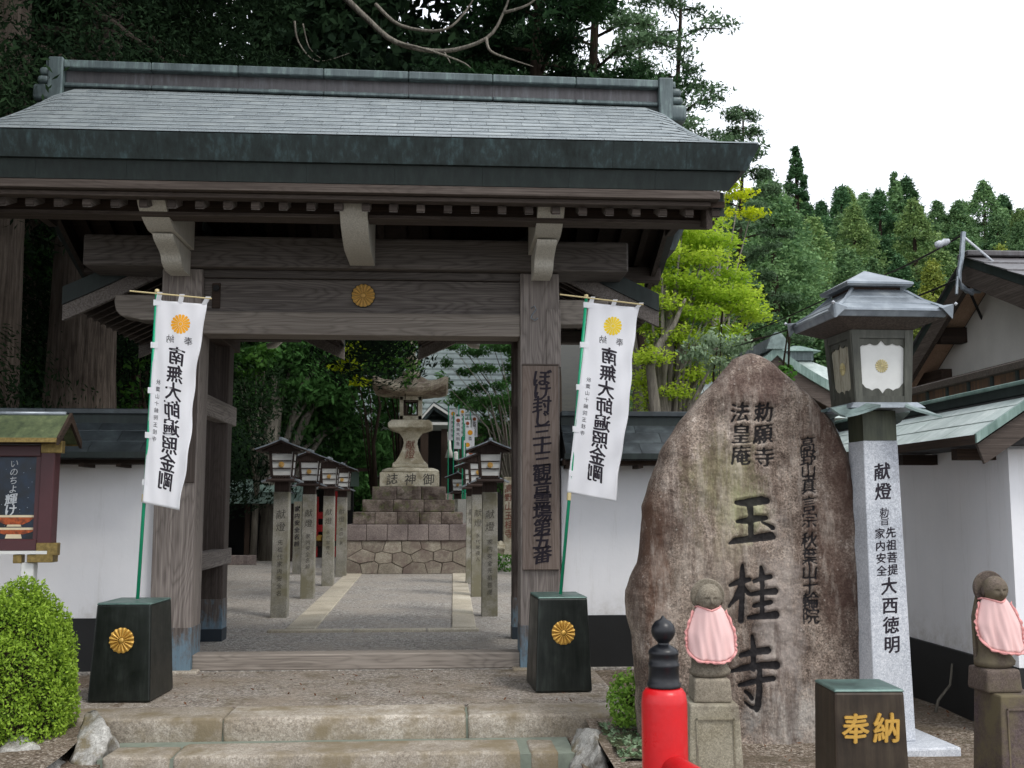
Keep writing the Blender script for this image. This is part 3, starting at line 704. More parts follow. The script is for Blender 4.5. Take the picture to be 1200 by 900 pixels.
# lime-white curved nosing under each rear purlin, seen under the lintel
for s, px in ((-1, 327), (1, 548)):
    p0 = at(px - s * 0, 392, 11.9); pts = [at(px, 393, 11.95), at(px, 400, 11.95), at(px + s * 5, 404, 11.95), at(px + s * 14, 406, 11.95)]
    gp('beam_nose', G().tube(pts, [.035, .04, .04, .03], 8), MT['bracket'], smooth=True)

# signboard hanging on the right pillar
sg = thing('signboard', 'long vertical wooden signboard with black brush characters on the right gate pillar', 'sign', (.812, 9.098, .82))
part('board', G().box(-.158, .155, -.03, 0, 0, 1.735), MT['sign_wood'], sg, bevel=.004)
part('top_cap', G().box(-.16, .157, -.034, 0, 1.737, 1.75), MT['wood_brown_x'], sg)
column('ぼけ封じ三十三観音霊場第五番', flat_front(0, -.031, 0), .01, 1.625, .1155, .135, .003, MT['ink'], sg, 'lettering', .026, 1.08)
# plain dark board on the left pillar, half hidden by the banner
sb = thing('dark_board', 'narrow blank dark board fixed to the left gate pillar behind the banner', 'board', (-2.12, 9.098, 1.55))
part('board', G().box(-.12, .03, -.02, 0, 0, 1.35), MT['wood_brown_z'], sb, bevel=.003)

# ---------------------------------------------------------------- roofed plaster walls either side of the gate
def wall_along_x(name, label, x0, x1, verge_left, verge_right):
    t = thing(name, label, 'wall', ((x0 + x1) / 2, 9.3, 0)); ox = (x0 + x1) / 2
    def p(n, g, m, **k): g.v = [(x - ox, y - 9.3, z) for x, y, z in g.v]; return part(n, g, m, t, **k)
    p('wall_body', G().box(x0, x1, 9.2, 9.42, .43, 1.76), MT['plaster'])
    p('wall_base', G().box(x0, x1, 9.185, 9.435, -.05, .428), MT['wall_base'])
    p('eave_beam', G().box(x0, x1, 8.98, 9.64, 1.70, 1.745), MT['wood_dark_x'])
    xs = x0
    while xs < x1 - .1:
        p('rafter', G().box(xs + .02, xs + .06, 8.90, 9.2, 1.672, 1.70), MT['wood_dark_y']); xs += .3
    p('roof_bed', G().prism([(8.86, 1.735), (9.74, 1.735), (9.74, 1.77), (9.34, 2.07), (9.26, 2.07), (8.86, 1.77)], 'x', x0 + .01, x1 - .01), MT['black'])
    rs = random.Random(int(abs(x0) * 10)); yy = [(8.84, 1.785), (8.98, 1.882), (9.12, 1.979), (9.26, 2.076)]
    for s in (1, -1):
        for r_ in range(3):
            a0, a1 = yy[r_], yy[r_ + 1]; x = x0 - (.0 if r_ % 2 else .2)
            while x < x1:
                xa, xb = max(x, x0), min(x + .42, x1); x += .42
                if xb - xa < .03: continue
                f = lambda y: 9.3 + s * (9.3 - y) * -1 if s == 1 else 9.3 + (9.3 - y)
                ya, yb = (a0[0], a1[0]) if s == 1 else (18.6 - a0[0], 18.6 - a1[0])
                g = G().hexa([(xa + .002, ya, a0[1] - .008), (xb - .002, ya, a0[1] - .008), (xb - .002, yb, a1[1] - .012), (xa + .002, yb, a1[1] - .012), (xa + .002, ya, a0[1] + .006), (xb - .002, ya, a0[1] + .006), (xb - .002, yb, a1[1] + .002), (xa + .002, yb, a1[1] + .002)])
                p('roof_sheet', g, MT['wall_tile'])
    p('eave_edge', G().box(x0 - .01, x1 + .01, 8.825, 8.84, 1.742, 1.79), MT['eave_copper2'])
    n = max(1, int((x1 - x0) / .9))
    for a, b in seams(x0, x1, n):
        p('ridge_box', G().box(a + .002, b - .002, 9.22, 9.38, 2.05, 2.13), MT['eave_copper2'])
        p('ridge_cap', G().box(a + .001, b - .001, 9.19, 9.41, 2.13, 2.175), MT['wall_tile'], bevel=.006)
    return t
wall_along_x('plaster_wall', 'white plaster wall with black base and dark sheet roof left of the gate', -9.0, -2.43, False, True)
wall_along_x('plaster_wall', 'white plaster wall with dark sheet roof between the gate and the tall stone', 1.0, 3.44, True, False)

# wall that comes towards the viewer on the right, with a pale green copper roof
t = thing('plaster_wall', 'white wall with pale green copper roof running towards the viewer on the right', 'wall', (3.55, 7.9, 0))
def wp(n, g, m, **k): g.v = [(x - 3.55, y - 7.9, z) for x, y, z in g.v]; return part(n, g, m, t, **k)
wp('wall_body', G().box(3.45, 3.69, 6.36, 9.7, .39, 1.80), MT['plaster'])
wp('corner_post', G().box(3.435, 3.70, 6.33, 6.40, .39, 1.70), MT['plaster'])
wp('wall_base', G().box(3.43, 3.71, 6.32, 9.7, -.15, .388), MT['wall_base'])
wp('roof_bed', G().prism([(3.14, 1.72), (4.0, 1.72), (4.0, 1.745), (3.62, 2.03), (3.52, 2.03), (3.14, 1.745)], 'y', 6.13, 9.7), MT['black'])
for k in range(3):
    xa, xb = 3.12 + .145 * k, 3.12 + .145 * (k + 1); za, zb = 1.762 + .095 * k, 1.762 + .095 * (k + 1)
    y = 6.10 - (.23 if k % 2 else 0)
    while y < 9.7:
        ya, yb = max(y, 6.10), min(y + .46, 9.7); y += .46
        if yb - ya < .04: continue
        for s in (0, 1):
            X0, X1 = (xa, xb) if not s else (7.14 - xa, 7.14 - xb)
            wp('roof_sheet', G().hexa([(X0, ya + .002, za - .008), (X1, ya + .002, zb - .014), (X1, yb - .002, zb - .014), (X0, yb - .002, za - .008), (X0, ya + .002, za + .006), (X1, ya + .002, zb + .0), (X1, yb - .002, zb + .0), (X0, yb - .002, za + .006)]), MT['pale_copper'])
wp('eave_edge', G().box(3.105, 3.12, 6.09, 9.7, 1.715, 1.77), MT['wood_dark_y'])
wp('verge_edge', G().strip([(3.11, 1.72), (3.57, 2.02), (4.03, 1.72)], [(3.11, 1.775), (3.57, 2.075), (4.03, 1.775)], 'y', 6.07, 6.10), MT['green_edge'])
wp('barge_board', G().strip([(3.17, 1.60), (3.57, 1.86), (3.97, 1.60)], [(3.13, 1.715), (3.57, 2.0), (4.01, 1.715)], 'y', 6.105, 6.13), MT['wood_brown_x'])
for y in (6.5, 7.3, 8.1, 8.9): wp('roof_bracket', G().box(3.2, 3.45, y, y + .08, 1.64, 1.71), MT['wood_dark_x'])
wp('ridge_box', G().box(3.51, 3.63, 6.08, 9.7, 2.03, 2.09), MT['eave_copper2'])
wp('ridge_cap', G().box(3.49, 3.65, 6.06, 9.7, 2.09, 2.115), MT['green_edge'], bevel=.005)
tag(link('tree_root', G().tube([(3.30, 7.22, -.1), (3.33, 7.2, .05), (3.40, 7.16, .16), (3.41, 7.14, .30)], [.012, .01, .008, .006], 6).mesh('tree_root', True), MT['bark_pale']), 'thin bare root climbing the black base of the right wall', 'root')

# ---------------------------------------------------------------- main house on the right: gable facing left
hs = thing('temple_house', 'plastered house with wooden soffit and broad dark gable roof at the right edge', 'house', (5.4, 9.4, 0))
def hp(n, g, m, **k): g.v = [(x - 5.4, y - 9.4, z) for x, y, z in g.v]; return part(n, g, m, hs, **k)
RIDZ, RIDY, SL = 3.62, 9.42, .565
hp('gable_wall', G().prism([(7.0, 0), (11.9, 0), (11.9, 2.12), (RIDY, RIDZ - .10), (7.0, RIDZ - .10 - .4 * (RIDY - 7.0))], 'x', 5.13, 9.5), MT['plaster_warm'])
for s in (-1, 1):
    k = 8; SL_ = .40 if s < 0 else SL; BD = .30 if s < 0 else .24
    for i in range(k):
        da, db = 2.9 * i / k + .003, 2.9 * (i + 1) / k - .003
        hp('soffit_plank', G().strip([(RIDY + s * da, RIDZ - .075 - da * SL_), (RIDY + s * db, RIDZ - .075 - db * SL_)], [(RIDY + s * da, RIDZ - .06 - da * SL_), (RIDY + s * db, RIDZ - .06 - db * SL_)], 'x', 4.84, 5.14), MT['soffit'])
    hp('roof_slab', G().strip([(RIDY, RIDZ - .055), (RIDY + s * 3, RIDZ - .055 - 3 * SL_)], [(RIDY, RIDZ + .03), (RIDY + s * 3, RIDZ + .03 - 3 * SL_)], 'x', 4.80, 10), MT['eave_copper2'])
    hp('barge_board', G().strip([(RIDY, RIDZ - .24), (RIDY + s * 3, RIDZ - BD - 3 * SL_)], [(RIDY, RIDZ - .058), (RIDY + s * 3, RIDZ - .058 - 3 * SL_)], 'x', 4.80, 4.85), MT['wood_brown_y'])
    for r_ in range(8):
        d0, d1 = 3.02 * r_ / 8, 3.02 * (r_ + 1) / 8
        hp('roof_sheet', G().strip([(RIDY + s * d0, RIDZ + .032 - d0 * SL_), (RIDY + s * d1, RIDZ + .032 - d1 * SL_)], [(RIDY + s * d0, RIDZ + .036 - d0 * SL_), (RIDY + s * d1, RIDZ + .048 - d1 * SL_)], 'x', 4.78, 10), MT['ridge_plate'])
hp('ridge_cap', G().box(4.77, 10, RIDY - .1, RIDY + .1, RIDZ + .02, RIDZ + .075), MT['ridge_plate'], bevel=.01)
for d in (-1.75, -.9, .75, 1.75):
    hp('purlin_end', G().box(4.87, 5.14, RIDY + d - .07, RIDY + d + .07, RIDZ - .11 - abs(d) * (.4 if d < 0 else SL) - .13, RIDZ - .09 - abs(d) * (.4 if d < 0 else SL)), MT['wood_dark_x'], bevel=.006)
hp('wall_beam', G().box(5.02, 5.14, 10.45, 11.9, 2.62, 2.74), MT['wood_dark_y'])
hp('wall_beam', G().box(5.02, 5.14, 10.55, 11.9, 2.42, 2.52), MT['wood_brown_y'])
hp('lean_to_board', G().prism([(4.30, 2.385), (4.34, 2.375), (5.13, 2.62), (5.13, 2.66), (4.30, 2.435)], 'y', 6.9, 10.6), MT['wood_brown_x'])
hp('lean_to_front', G().box(4.335, 4.36, 6.9, 10.6, 2.22, 2.375), copper('rusty_copper', '#3a332e', '#5d4636', '#7e5a42', .6))
for k in range(10): hp('batten', G().box(4.315, 4.334, 7.0 + .38 * k, 7.03 + .38 * k, 2.22, 2.375), MT['eave_copper2'])
hp('gutter', G().tube([(4.25, 6.9, 2.19), (4.25, 10.6, 2.19)], .035, 8), MT['green_edge'])

# electricity mast on the gable and its cables
ms = thing('cable_mast', 'thin grey curved conduit mast with insulator rising from the house gable', 'mast', tuple(at(1128, 300, 9.3)))
mo = at(1128, 300, 9.3)
def mp(n, pts, r, m, nn=8): return part(n, G().tube([Vector(p) - mo for p in pts], r, nn), m, ms, smooth=40)
mp('conduit', [at(1129, 272, 9.3), at(1127, 300, 9.3), at(1124, 318, 9.3), at(1124, 332, 9.3), at(1133, 341, 9.3), at(1148, 341, 9.35)], .024, MT['lantern_copper'])
mp('conduit', [at(1121, 345, 9.2), at(1122, 325, 9.25), at(1127, 338, 9.25), at(1140, 345, 9.3)], .014, MT['lantern_copper'])
mp('stay_rod', [at(1130, 278, 9.3), at(1190, 329, 9.0)], .011, MT['granite_white'])
part('insulator', G().lathe([(.0, -.07), (.03, -.06), (.035, -.02), (.025, 0), (.035, .03), (.02, .07), (0, .08)], 12, M=Matrix.Translation(at(1104, 285, 9.3) - mo) @ Matrix.Rotation(R(70), 4, 'Y')), MT['granite_white'], ms, smooth=True)
mp('drop_cable', [at(1138, 345, 9.5), at(1150, 372, 9.8), at(1165, 395, 9.9), at(1180, 430, 9.7), at(1176, 436, 9.6)], .014, MT['black'])
def cable(label, pts, r=.008):
    P_ = []
    for i in range(len(pts) - 1):
        a, b = Vector(pts[i]), Vector(pts[i + 1])
        for k in range(10):
            t = k / 10; p = a.lerp(b, t); p.z -= .10 * (a - b).length / 8 * 4 * t * (1 - t); P_.append(p)
    P_.append(Vector(pts[-1])); tag(link('overhead_cable', G().tube(P_, r, 5).mesh('overhead_cable', True), MT['black']), label, 'cable', 'overhead cables')
cable('upper black cable from the insulator on the mast sloping down past the hill', [at(1128, 275, 9.3), at(1000, 335, 13), at(750, 432, 22)], .010)
cable('lower black cable passing just behind the copper lantern roof', [at(1120, 328, 9.3), at(1060, 352, 10), at(925, 386, 13), at(740, 428, 20)], .010)

# ---------------------------------------------------------------- copper-roofed lantern on a white granite post
LY = 6.32
ln = thing('lantern_post', 'tall white granite lantern post with copper roof and milky glass beside the big stone', 'lantern', (2.60, LY, 0), R(3)); ln.rotation_euler = (0, R(-.5), R(3))
part('plinth', G().box(-.30, .30, -.30, .30, -.30, 0), MT['granite_white'], ln, bevel=.012, seg=2)
part('post', G().frustum(0, 0, .001, 1.74, .122, .122, .107, .107), MT['granite_white'], ln, bevel=.004)
part('neck', G().box(-.104, .104, -.104, .104, 1.741, 1.92), copper('neck_copper', '#34382c', '#4a4e3e', '#5f6350', .5), ln)
part('collar', G().frustum(0, 0, 1.925, 1.962, .235, .235, .20, .20), MT['lantern_copper'], ln, bevel=.004)
for i in range(4):
    Mr = Matrix.Rotation(R(45 + 90 * i), 4, 'Z')
    part('corner_leaf', G().add([(.285, -.15, 1.925), (.33, -.105, 1.90), (.40, -.05, 1.875), (.445, 0, 1.862), (.40, .05, 1.875), (.33, .105, 1.90), (.285, .15, 1.925), (.25, .0, 1.945), (.285, -.15, 1.940), (.33, -.105, 1.915), (.40, -.05, 1.888), (.445, 0, 1.873), (.40, .05, 1.888), (.33, .105, 1.915), (.285, .15, 1.940), (.25, .0, 1.966)], [(0, 1, 2, 3, 7), (7, 3, 4, 5, 6), (8, 15, 11, 10, 9), (15, 14, 13, 12, 11), (0, 8, 9, 1), (1, 9, 10, 2), (2, 10, 11, 3), (3, 11, 12, 4), (4, 12, 13, 5), (5, 13, 14, 6), (6, 14, 15, 7), (7, 15, 8, 0)], Mr @ Matrix.Translation((-.03, 0, 0))), MT['verdigris'], ln)
LZ0, LZ1 = 1.964, 2.395
part('lamp_core', G().frustum(0, 0, LZ0, LZ1, .150, .150, .172, .172), MT['wood_lantern'], ln)
for i in range(4):
    Mr = Matrix.Rotation(R(90 * i), 4, 'Z')
    def fr(x, y, d):      # front face leaning outwards
        t = (y - LZ0) / (LZ1 - LZ0); return Mr @ Vector((x, -(.150 + .022 * t) - d, y))
    def slab(n, pts, d0, d1, m, par=ln):
        k = len(pts); g = G(); g.add([fr(x, y, d0) for x, y in pts] + [fr(x, y, d1) for x, y in pts], [tuple(range(k, 2 * k))[::1], tuple(range(k))[::-1]] + [(a, (a + 1) % k, k + (a + 1) % k, k + a) for a in range(k)])
        return part(n, g, m, par)
    pane = MT['glass_stained'] if i == 3 else MT['glass_paper']
    pn = slab('glass_pane', [(-.13, 2.0046), (.13, 2.0046), (.145, 2.3534), (-.145, 2.3534)], .001, .006, pane)
    for s in (-1, 1):
        slab('frame_post', [(s * .172, LZ0), (s * .128, LZ0), (s * .143, LZ1), (s * .192, LZ1)], .0, .026, MT['lamp_frame_copper'])
    slab('frame_rail', [(-.128, LZ0), (.128, LZ0), (.130, 2.0015), (-.130, 2.0015)], .0, .024, MT['lamp_frame_copper'])
    slab('frame_rail', [(-.141, 2.3450), (.141, 2.3450), (.143, LZ1), (-.143, LZ1)], .0, .024, MT['lamp_frame_copper'])
    top = [(-.141, 2.3450)]; bot = [(-.130, 2.0015)]
    for k in range(25):
        t = k / 24; x = -.14 + .28 * t; u_ = abs(2 * t - 1)
        z = 2.3169 - .03 * (u_ > .86) * (u_ - .86) / .14 - .012 * abs(math.sin(math.pi * 2.0 * u_)) + .018 * math.exp(-(u_ / .12) ** 2); top.append((x, z))
        z = 2.0223 + .045 * max(0, (u_ - .8) / .2) + .014 * abs(math.sin(math.pi * 2 * u_)) - .018 * math.exp(-(u_ / .12) ** 2) + .012; bot.append((x * .93, z))
    top.append((.141, 2.3450)); bot.append((.130, 2.0015))
    slab('scalloped_trim', top[::-1], .007, .014, MT['lamp_frame_copper']); slab('scalloped_trim', bot, .007, .014, MT['lamp_frame_copper'])
    crest('glass_crest', .040, lambda x, y, d: fr(x, 2.1816 + y, .0065 + d), MT['gold_pale'], ln, None, .35)
# roof: two hipped tiers of sheets
def hip(n, z0, z1, h0, h1, rows, mat, over=.0):
    for i in range(4):
        Mr = Matrix.Rotation(R(90 * i), 4, 'Z')
        for r_ in range(rows):
            t0, t1 = r_ / rows, (r_ + 1) / rows
            def hz(t): return (h0 + (h1 - h0) * t, z0 + (z1 - z0) * (t ** 1.12))
            (a, za), (b, zb) = hz(t0), hz(t1)
            part(n, G().hexa([(-a, -a, za - .006), (a, -a, za - .006), (b, -b, zb - .01), (-b, -b, zb - .01), (-a, -a, za + .007), (a, -a, za + .007), (b, -b, zb + .001), (-b, -b, zb + .001)], Mr), mat, ln)
part('soffit', G().frustum(0, 0, 2.3972, 2.4510, .20, .20, .322, .322), MT['wood_brown_z'], ln)
part('eave_rim', G().frustum(0, 0, 2.4521, 2.4913, .330, .330, .344, .344), MT['lantern_copper'], ln, bevel=.003)
hip('roof_sheet', 2.4924, 2.6470, .348, .150, 3, MT['lantern_copper'])
part('roof_neck', G().frustum(0, 0, 2.6078, 2.6694, .15, .15, .15, .15), MT['wood_lantern'], ln)
part('upper_rim', G().frustum(0, 0, 2.6616, 2.6772, .20, .20, .205, .205), MT['lantern_copper'], ln)
hip('upper_roof_sheet', 2.6784, 2.7926, .208, .004, 1, MT['lantern_copper'])
for i in range(4):
    Mr = Matrix.Rotation(R(45 + 90 * i), 4, 'Z')
    part('hip_ridge', G().tube([(.342 * 1.414, 0, 2.5003), (.245 * 1.414, 0, 2.5652), (.155 * 1.414, 0, 2.6526)], .011, 6, M=Mr), MT['lantern_copper'], ln)
    part('eave_ornament', G().hexa([(.466, -.055, 2.4958), (.506, -.008, 2.4342), (.506, .008, 2.4342), (.466, .055, 2.4958), (.438, -.06, 2.5126), (.516, -.01, 2.5238), (.516, .01, 2.5238), (.438, .06, 2.5126)], Mr), MT['lantern_copper'], ln, bevel=.004)
    part('corner_knob', G().lathe([(0, -.012), (.012, 0), (0, .012)], 8, c=(.528, 0, 2.5238), M=Mr), MT['granite_white'], ln)
def lf(x, y, d):  # post front face (leaning in slightly)
    return (x, -(.122 - .015 * y / 1.7) - d, y)
column('献燈', lf, 0, 1.555, .118, .092, .001, MT['ink'], ln, 'inscription', .026)
column('勅旨', lf, .0, 1.315, .050, .052, .001, MT['ink'], ln, 'inscription', .012)
column('先祖菩提', lf, .034, 1.195, .072, .058, .001, MT['ink'], ln, 'inscription', .026)
column('家内安全', lf, -.034, 1.19, .072, .056, .001, MT['ink'], ln, 'inscription', .026)
column('大西徳明', lf, .006, .885, .112, .09, .001, MT['ink'], ln, 'inscription', .026)

# ---------------------------------------------------------------- the tall carved stone
MY = 6.56
OUTL = [(1.20, -.12), (1.165, .0), (1.155, .15), (1.15, .35), (1.135, .60), (1.10, .70), (1.095, .83), (1.125, .90), (1.175, 1.0), (1.20, 1.15), (1.215, 1.35), (1.26, 1.5), (1.33, 1.68), (1.44, 1.86), (1.58, 2.02), (1.70, 2.15), (1.80, 2.27), (1.885, 2.305)]
OUTR = [(2.50, -.12), (2.515, .05), (2.545, .4), (2.555, .8), (2.545, 1.15), (2.53, 1.45), (2.49, 1.68), (2.41, 1.87), (2.30, 2.00), (2.20, 2.10), (2.10, 2.19), (2.04, 2.255), (1.99, 2.285), (1.93, 2.305)]
zs = np.linspace(-.12, 2.303, 520); lx = np.interp(zs, [p[1] for p in OUTL], [p[0] for p in OUTL]); rx = np.interp(zs, [p[1] for p in OUTR], [p[0] for p in OUTR])
# letter mask, 2.5 mm cells
CS = .0025; W_, H_ = int(1.55 / CS), int(2.45 / CS); mask = np.zeros((H_, W_), np.float32); X0_, Z0_ = 1.05, -.13
def q2(px, py): p = at(px, py, MY - .2); return (p.x, p.z)
def stroke(pts):
    P_ = []
    for zx, zy, r in pts:
        x, z = q2(840 + zx / 3.214, 570 + zy / 3.214); P_.append((x, z, r / 3.214 * (MY - .2) / FPX))
    for (xa, za, ra), (xb, zb, rb) in zip(P_[:-1], P_[1:]):
        m_ = max(ra, rb) + .01; i0, i1 = int((min(xa, xb) - m_ - X0_) / CS), int((max(xa, xb) + m_ - X0_) / CS); j0, j1 = int((min(za, zb) - m_ - Z0_) / CS), int((max(za, zb) + m_ - Z0_) / CS)
        xx, zz = np.meshgrid(X0_ + np.arange(i0, i1) * CS, Z0_ + np.arange(j0, j1) * CS); d = np.array([xb - xa, zb - za])
        t = np.clip(((xx - xa) * d[0] + (zz - za) * d[1]) / (d @ d), 0, 1); dist = np.hypot(xx - xa - t * d[0], zz - za - t * d[1]) - (ra + (rb - ra) * t)
        mask[j0:j1, i0:i1] = np.maximum(mask[j0:j1, i0:i1], (dist < 0).astype(np.float32))
for s_ in ([(74, 62, 9), (110, 62, 14), (170, 54, 17), (188, 56, 13)], [(124, 60, 13), (130, 120, 11), (130, 195, 11)], [(76, 133, 6), (110, 130, 12), (150, 122, 13), (186, 120, 9)],
           [(46, 216, 5), (70, 206, 12), (130, 198, 13), (205, 188, 16), (214, 192, 10)], [(172, 136, 4), (198, 148, 7), (212, 158, 9)],
           [(50, 374, 7), (80, 362, 11), (122, 352, 9)], [(97, 298, 6), (97, 330, 11), (96, 420, 10), (92, 508, 11)], [(92, 374, 9), (74, 420, 11), (46, 456, 4)], [(104, 384, 7), (120, 404, 8)],
           [(140, 358, 7), (180, 346, 10), (205, 342, 9)], [(168, 304, 6), (172, 330, 11), (172, 398, 9)], [(128, 408, 7), (170, 400, 11), (222, 396, 13)],
           [(140, 452, 7), (175, 444, 10), (204, 438, 10)], [(173, 410, 9), (174, 486, 9)], [(120, 496, 7), (160, 492, 11), (226, 486, 15)],
           [(88, 638, 8), (130, 626, 12), (196, 620, 13)], [(136, 566, 6), (139, 600, 11), (138, 690, 10)], [(52, 698, 6), (100, 686, 12), (170, 676, 12), (226, 676, 16)],
           [(84, 750, 7), (130, 738, 11), (214, 726, 10)], [(163, 692, 10), (162, 760, 12), (158, 830, 13), (154, 846, 9)], [(158, 842, 8), (130, 834, 6), (104, 812, 3)], [(104, 772, 5), (122, 784, 8), (134, 802, 8)]):
    stroke(s_)
def raster(ch, px, py, spx, bold=.026):
    v, f = GLY[(ch, 0.0)]; x, z = q2(px, py); sz = spx * (MY - .2) / FPX
    for ox, oy in (((-.024, 0), (.024, 0), (0, .012)) if spx > 20 else ((-.014, 0), (.014, 0))):
     P_ = np.stack([x + (v[:, 0] + ox) * sz, z + (v[:, 1] + oy) * sz], 1)
     for q in f:
        for k in range(1, len(q) - 1):
            a, b, c = P_[q[0]], P_[q[k]], P_[q[k + 1]]
            mn_, mx_ = np.minimum(np.minimum(a, b), c), np.maximum(np.maximum(a, b), c)
            i0, i1 = int((mn_[0] - X0_) / CS), int((mx_[0] - X0_) / CS) + 2; j0, j1 = int((mn_[1] - Z0_) / CS), int((mx_[1] - Z0_) / CS) + 2
            xx, zz = np.meshgrid(X0_ + np.arange(i0, i1) * CS, Z0_ + np.arange(j0, j1) * CS)
            def e(p, q_): return (q_[0] - p[0]) * (zz - p[1]) - (q_[1] - p[1]) * (xx - p[0])
            w0, w1, w2 = e(a, b), e(b, c), e(c, a); ins = ((w0 >= 0) & (w1 >= 0) & (w2 >= 0)) | ((w0 <= 0) & (w1 <= 0) & (w2 <= 0))
            mask[j0:j1, i0:i1] = np.maximum(mask[j0:j1, i0:i1], ins)
for s_, x_, ys_ in (('勅願寺', (895, 895, 896), (484, 509, 536)), ('法皇庵', (867, 869, 869), (484, 509, 534))):
    for ch, xx_, yy_ in zip(s_, x_, ys_): raster(ch, xx_, yy_, 22)
for k, (ch, yy_) in enumerate(zip('高野山真言宗秋葉山十輪院', (521, 537, 552, 570, 591, 610, 634, 653, 671, 688, 705, 723))): raster(ch, 947.5 + k * .35, yy_, 18, .026)
def blur(a, r):
    for _ in range(2):
        for ax in (0, 1):
            c = np.cumsum(np.pad(a, [(r + 1, r) if i == ax else (0, 0) for i in (0, 1)], 'edge'), ax); n = a.shape[ax]
            a = (np.take(c, np.arange(2 * r + 1, 2 * r + 1 + n), ax) - np.take(c, np.arange(n), ax)) / (2 * r + 1)
    return a
inkf = blur(mask, 1); depthf = blur(mask, 3)
NC, NB = 330, 40
from mathutils import noise as mn
def build_stone():
    ss = np.concatenate([np.linspace(0, 1, NC), np.linspace(1, 0, NB + 2)[1:-1]]); front = np.arange(len(ss)) < NC
    nr, nc = len(zs), len(ss); V = np.zeros((nr, nc, 3)); ink = np.zeros((nr, nc))
    for j in range(nr):
        wd = rx[j] - lx[j]; e = np.abs(2 * ss - 1)
        jag = .010 * mn.noise(Vector((0, 3, zs[j] * 9))) ; jag2 = .012 * mn.noise(Vector((7, 3, zs[j] * 8)))
        x = lx[j] + jag + (wd + jag2 - jag) * ss
        edge = np.minimum(ss, 1 - ss) * wd; rnd = np.sqrt(np.clip(1 - (1 - np.clip(edge / .10, 0, 1)) ** 2, 0, 1)) if wd > .02 else np.sqrt(np.clip(1 - e ** 2, 0, 1)) * .3
        topf = min(1, max(.15, (2.33 - zs[j]) / .30)) ** .5
        th_f = .20 * topf * rnd; th_b = .26 * topf * rnd
        V[j, :, 0] = x; V[j, :, 2] = zs[j]; V[j, :, 1] = np.where(front, MY - th_f, MY + th_b)
    for j in range(nr):
        for i in range(nc):
            x, y, z = V[j, i]
            p = Vector((x * 2.6, y * 2.6, z * 2.6)); n = mn.noise(p) * .028 + mn.noise(p * 3) * .012 + mn.noise(p * 8) * .006 + mn.noise(p * 21) * .0028
            V[j, i, 1] += n if front[i] else -n
    fi = np.clip(((V[:, :NC, 0] - X0_) / CS).astype(int), 0, W_ - 1); fj = np.clip(((V[:, :NC, 2] - Z0_) / CS).astype(int), 0, H_ - 1)
    ink[:, :NC] = inkf[fj, fi]; V[:, :NC, 1] += np.clip(depthf[fj, fi] * 1.4, 0, 1) * .022
    idx = np.arange(nr * nc).reshape(nr, nc); a = idx[:-1, :]; b = np.roll(idx, -1, 1)[:-1, :]; c = np.roll(idx, -1, 1)[1:, :]; d = idx[1:, :]
    F_ = np.stack([a, b, c, d], -1).reshape(-1, 4)
    me = bpy.data.meshes.new('carved_stone'); me.vertices.add(nr * nc); V[..., 0] -= 1.87; V[..., 1] -= MY
    me.vertices.foreach_set('co', V.reshape(-1)); me.loops.add(F_.size); me.loops.foreach_set('vertex_index', F_.reshape(-1)); me.polygons.add(len(F_))
    me.polygons.foreach_set('loop_start', np.arange(len(F_)) * 4); me.update(calc_edges=True); me.validate()
    at_ = me.attributes.new('ink', 'FLOAT', 'POINT'); at_.data.foreach_set('value', ink.reshape(-1).astype(np.float32))
    me.polygons.foreach_set('use_smooth', [True] * len(me.polygons)); return me
